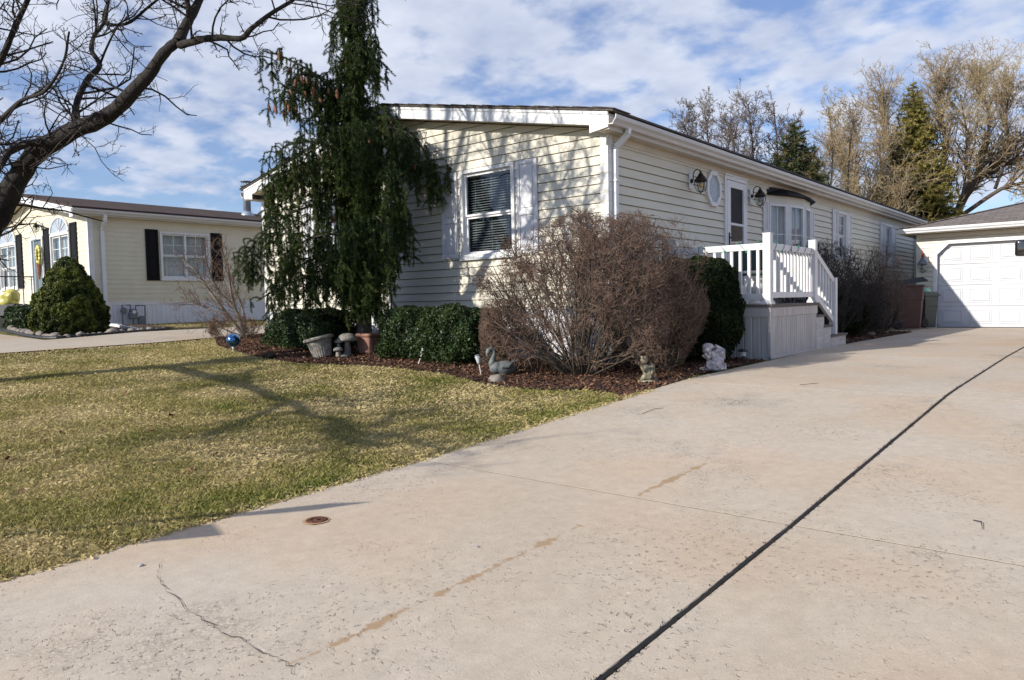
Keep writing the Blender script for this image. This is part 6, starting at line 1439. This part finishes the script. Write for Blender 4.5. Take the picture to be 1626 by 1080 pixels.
# chimney pipe
P = np.array([-21.9, 12.95, nzr(-21.9)+.16]); q = np.array([0, 0, 1.]); mb = MB(); mb.lathe(P, [(.22, -.06), (.20, .04), (.13, .14)], 20); cb = mb.build('chimney_flashing', 'steel pipe', nh, smooth=True)
mb = MB(); mb.lathe(P, [(.12, .1), (.12, .92), (.125, .94)], 20); mb.build('chimney_pipe', 'steel pipe', cb, smooth=True)
mb = MB(); mb.lathe(P, [(.10, .93), (.185, .95), (.185, .965), (.10, .985)], 20); mb.lathe(P, [(.185, 1.10), (.18, 1.115), (.06, 1.14), (.004, 1.145)], 20); mb.lathe(P, [(.012, .95), (.012, 1.10)], 6)
for k in range(4): mb.tube([P+(.15*math.cos(k*1.57), .15*math.sin(k*1.57), .96), P+(.15*math.cos(k*1.57), .15*math.sin(k*1.57), 1.11)], .008, 5)
mb.build('chimney_cap', 'meter grey', cb)
# gas meter
P = np.array([NX+.16, 8.15, .46]); r = thing('gas_meter', P, 'grey gas meter with pipes on the white skirting of the neighbouring house', 'gas meter'); f = Fr(P, (0, 1, 0), (1, 0, 0))
mb = MB(f); mb.box(-.10, .10, .12, .30, -.06, .06); mb.box(-.085, .085, .30, .38, -.05, .05); mb.build('meter_body', 'meter grey', r, bevel=.02); mb = MB(); mb.lathe(f.w(0, .30, .055), [(.045, 0), (.045, .02)], 16, f.N); mb.build('dial', 'white metal', r)
mb = MB(f); mb.tube([(-.26, -.1, 0), (-.26, .48, 0), (-.06, .48, 0), (-.06, .36, 0)], .02, 8); mb.tube([(.07, .36, 0), (.07, .46, 0), (.30, .46, 0), (.30, .18, 0), (.16, .18, 0)], .02, 8); mb.tube([(.0, .12, 0), (.0, -.1, 0)], .018, 8); mb.build('pipes', 'meter grey', r)
mb = MB(); mb.lathe(f.w(-.22, .34, -.01), [(.07, -.03), (.085, 0), (.07, .03)], 16, f.N); mb.build('regulator', 'meter grey', r)
mb = MB(f); mb.box(.13, .30, -.05, .17, -.05, .03); mb.build('meter_box', 'meter grey', r)
# porch: slab, railing
P = np.array([-24.6, 6.4, .35]); r = thing('porch', P, 'neighbouring porch platform with a thin black iron railing', 'porch')
mb = MB(); mb.box(-28, -22.3, 5.2, NY-.03, .30, .88); mb.build('floor', 'far concrete', r)
mb = MB(); x = -28.
for z in (.98, 1.75): mb.bar((-28, 5.25, z), (-22.35, 5.25, z), .025, .03)
for z in (.98, 1.75): mb.bar((-22.35, 5.25, z), (-22.35, 6.9, z), .025, .03)
mb.build('handrail', 'black iron', r)
xs_ = list(np.arange(-27.9, -22.3, .2))
for i, x in enumerate(xs_):
    mb = MB(); w_ = .02 if i % 5 == 0 else .008; mb.box(x-w_, x+w_, 5.25-w_, 5.25+w_, .88, 1.75); mb.build('baluster', 'black iron', r)
for y in np.arange(5.45, 7., .2): mb = MB(); mb.box(-22.36, -22.34, y-.008, y+.008, .88, 1.75); mb.build('baluster', 'black iron', r)
# black grill with a yellow bag on the walk
P = G(12, 527); P = np.array([-19.9, 4.9, float(gz(-19.9, 4.9))]); 
P = at(14, 500, 18.2); P[2] = float(gz(P[0], P[1])); f = vfr(P); r = thing('garden_cart', P, 'black wheelbarrow style cart standing in front of the neighbouring porch', 'cart')
mb = MB(f); mb.prism([(-.34, .62, -.25), (.34, .62, -.25), (.22, .32, -.2), (-.22, .32, -.2)], (0, 0, .5)); mb.build('tray', 'plastic black', r, bevel=.02); mb = MB(); mb.lathe(f.w(-.2, .17, 0), [(.04, -.05), (.16, -.045), (.17, 0), (.16, .045), (.04, .05)], 18, f.N); mb.build('wheel', 'rubber', r)
mb = MB(f); mb.tube([(.1, 0, .2), (.25, .35, .2), (.55, .62, .2)], .018, 8); mb.build('handle', 'steel pipe', r); mb = MB(f); mb.tube([(.1, 0, -.2), (.25, .35, -.2), (.55, .62, -.2)], .018, 8); mb.build('handle', 'steel pipe', r)
mb = MB(f); mb.ell(f.w(-.02, .66, .0), (.30, .24, .20), 20, 12, jit=.05, seed=3); mb.ell(f.w(.10, .80, .0), (.22, .18, .19), 18, 10, jit=.06, seed=5); r = thing('yellow_bag', f.w(0, .6, 0), 'bulging yellow plastic bag heaped on the black cart', 'bag'); mb.build('bag', 'yellow plastic', r, smooth=True)
# small hedge, lawn sign
evergreen('box_hedge', 'square clipped hedge between the porch and the conical spruce', 'hedge', (-20.3, 6.15, .62), (.75, .40, .34), 12000, .045, 'hedge leaf', 19, power=6, lump=.06)
P = at(104, 531, 17.0); P[2] = float(gz(P[0], P[1])); f = vfr(P); r = thing('lawn_sign', P, 'small white sign on a thin stake left of the conical spruce', 'sign'); mb = MB(f); mb.box(-.085, .085, .20, .48, 0, .01); mb.build('sign_panel', 'white metal', r, bevel=.02); mb = MB(f); mb.box(-.01, .01, -.02, .2, .002, .008); mb.build('stake', 'steel pipe', r)
# stone edged bed at the corner
NBED = [(-20.6, 5.62), (-18.9, 5.40), (-17.6, 5.30), (-16.55, 5.36), (-16.38, 5.9), (-16.42, 7.6), (-17.3, 8.2), (-19.4, 8.2), (-19.5, 7.2), (-20.6, 6.6)]
sheet('garden_bed', np.arange(-20.7, -16.3, .1), np.arange(5.2, 8.3, .1), lambda X, Y: bedz(X, Y)+.008, 'mulch soil', keep=lambda X, Y: inpoly(X, Y, NBED))
mb = MB(); pts = [(x, y, float(gz(x, y))+.02) for x, y in NBED[:6]]; mb.tube(limb([(*p, 0) for p in pts], 4) and [q[:3] for q in limb([(*p, 0) for p in pts], 4)], .035, 6); tag(mb.build('bed_edging', 'plastic black', None), 'black plastic edging round the stone lined bed', 'edging')
rr = random.Random(8); path = np.array([q[:2] for q in limb([(*p, 0) for p in pts], 10)]); s = np.concatenate([[0], np.cumsum(np.linalg.norm(np.diff(path, axis=0), axis=1))]); u = .12; i = 0
while u < s[-1]-.1:
    sz = rr.uniform(.06, .115); x = np.interp(u, s, path[:, 0]); y = np.interp(u, s, path[:, 1])+.17; x -= .12 if y > 5.8 else 0
    if i == 13: sz = .13
    rock(np.array([x, y+rr.uniform(-.03, .05), float(gz(x, y))]), sz, 'rounded fieldstone in the row round the conical spruce bed', 'fieldstones edging the neighbouring bed', 100.+i*1.7); u += sz*1.75; i += 1

# ------------------------------------------------------------------ red vehicle, mostly beyond the right edge
VX, VY = -.98, 11.75; vz = float(gz(-3.4, 12)); P = np.array([VX+.92, VY+2.2, vz]); r = thing('red_vehicle', P, 'red vehicle with a black side mirror parked at the right of the driveway', 'car')
sec = [  # (y, half width bottom, belt, top, z bottom, z belt, z hood/top)
    (0.0, .62, .70, .55, .38, .62, .80), (.10, .80, .86, .74, .28, .72, .95), (.45, .88, .93, .82, .24, .80, 1.02), (1.35, .90, .95, .84, .24, .88, 1.12), (1.55, .90, .95, .74, .24, .92, 1.18), (2.15, .90, .95, .64, .24, .98, 1.68), (3.4, .90, .95, .66, .24, .98, 1.74), (4.25, .88, .93, .62, .26, .98, 1.66), (4.62, .82, .88, .60, .34, .90, 1.35)]
mb = MB(); vs = []; n = 12
for y, a, b, c, z0, z1, z2 in sec:
    for x, z in ((-a*.9, z0), (-a, z0+.08), (-b, (z0+z1)/2), (-b*.985, z1), (-c, z2-.05), (-c*.8, z2), (c*.8, z2), (c, z2-.05), (b*.985, z1), (b, (z0+z1)/2), (a, z0+.08), (a*.9, z0)): vs.append((P[0]+x, VY+y, vz+z))
m_ = len(sec); mb.add(vs, [tuple(range(n))[::-1], tuple(range((m_-1)*n, m_*n))]+[(i*n+k, i*n+(k+1) % n, (i+1)*n+(k+1) % n, (i+1)*n+k) for i in range(m_-1) for k in range(n)])
o = mb.build('body', 'car red', r, smooth=True); md = o.modifiers.new('s', 'SUBSURF'); md.levels = 2; md.render_levels = 2
for s in (-1, 1):
    mb = MB(); X = P[0]+s*.955
    mb.poly([(P[0]+s*.90, VY+1.95, vz+1.06), (P[0]+s*.91, VY+3.2, vz+1.06), (P[0]+s*.76, VY+3.15, vz+1.56), (P[0]+s*.73, VY+2.35, vz+1.54)]); mb.build('side_window', 'plastic black', r)
    for y in (.88, 3.72):
        mb = MB(); mb.lathe((P[0]+s*.84, VY+y, vz+.33), [(.2, -.10), (.31, -.10), (.335, -.07), (.335, .07), (.31, .10), (.22, .10), (.20, .07), (.02, .08)], 28, (s, 0, 0)); w_ = mb.build('wheel', 'rubber', r, smooth=False)
        mb = MB(); mb.lathe((P[0]+s*.84, VY+y, vz+.33), [(.20, .085), (.18, .10), (.05, .105), (.04, .12), (.001, .12)], 20, (s, 0, 0)); mb.build('rim', 'steel pipe', w_)
    mb = MB(); c = np.array([P[0]+s*1.11, VY+1.75, vz+1.46]); mb.box(c[0]-.11, c[0]+.11, c[1]-.07, c[1]+.05, c[2]-.125, c[2]+.125); mr_ = mb.build('side_mirror', 'car mirror black', r, smooth=True, bevel=.045); mr_.modifiers[0].segments = 5
    mb = MB(); mb.bar((P[0]+s*.86, VY+1.78, vz+1.22), c+(0, .02, -.06), .04, .06); mb.build('mirror_arm', 'plastic black', mr_)
    mb = MB(); mb.ell((P[0]+s*.66, VY+.06, vz+.70), (.16, .08, .09), 12, 8); mb.build('headlight', 'clear stake plastic', r, smooth=True)
mb = MB(); mb.box(P[0]-.42, P[0]+.42, VY-.02, VY+.05, vz+.52, vz+.68); mb.build('grille', 'plastic black', r)
mb = MB(); mb.poly([(P[0]-.68, VY+1.62, vz+1.19), (P[0]+.68, VY+1.62, vz+1.19), (P[0]+.56, VY+2.12, vz+1.63), (P[0]-.56, VY+2.12, vz+1.63)]); mb.build('windscreen', 'plastic black', r)
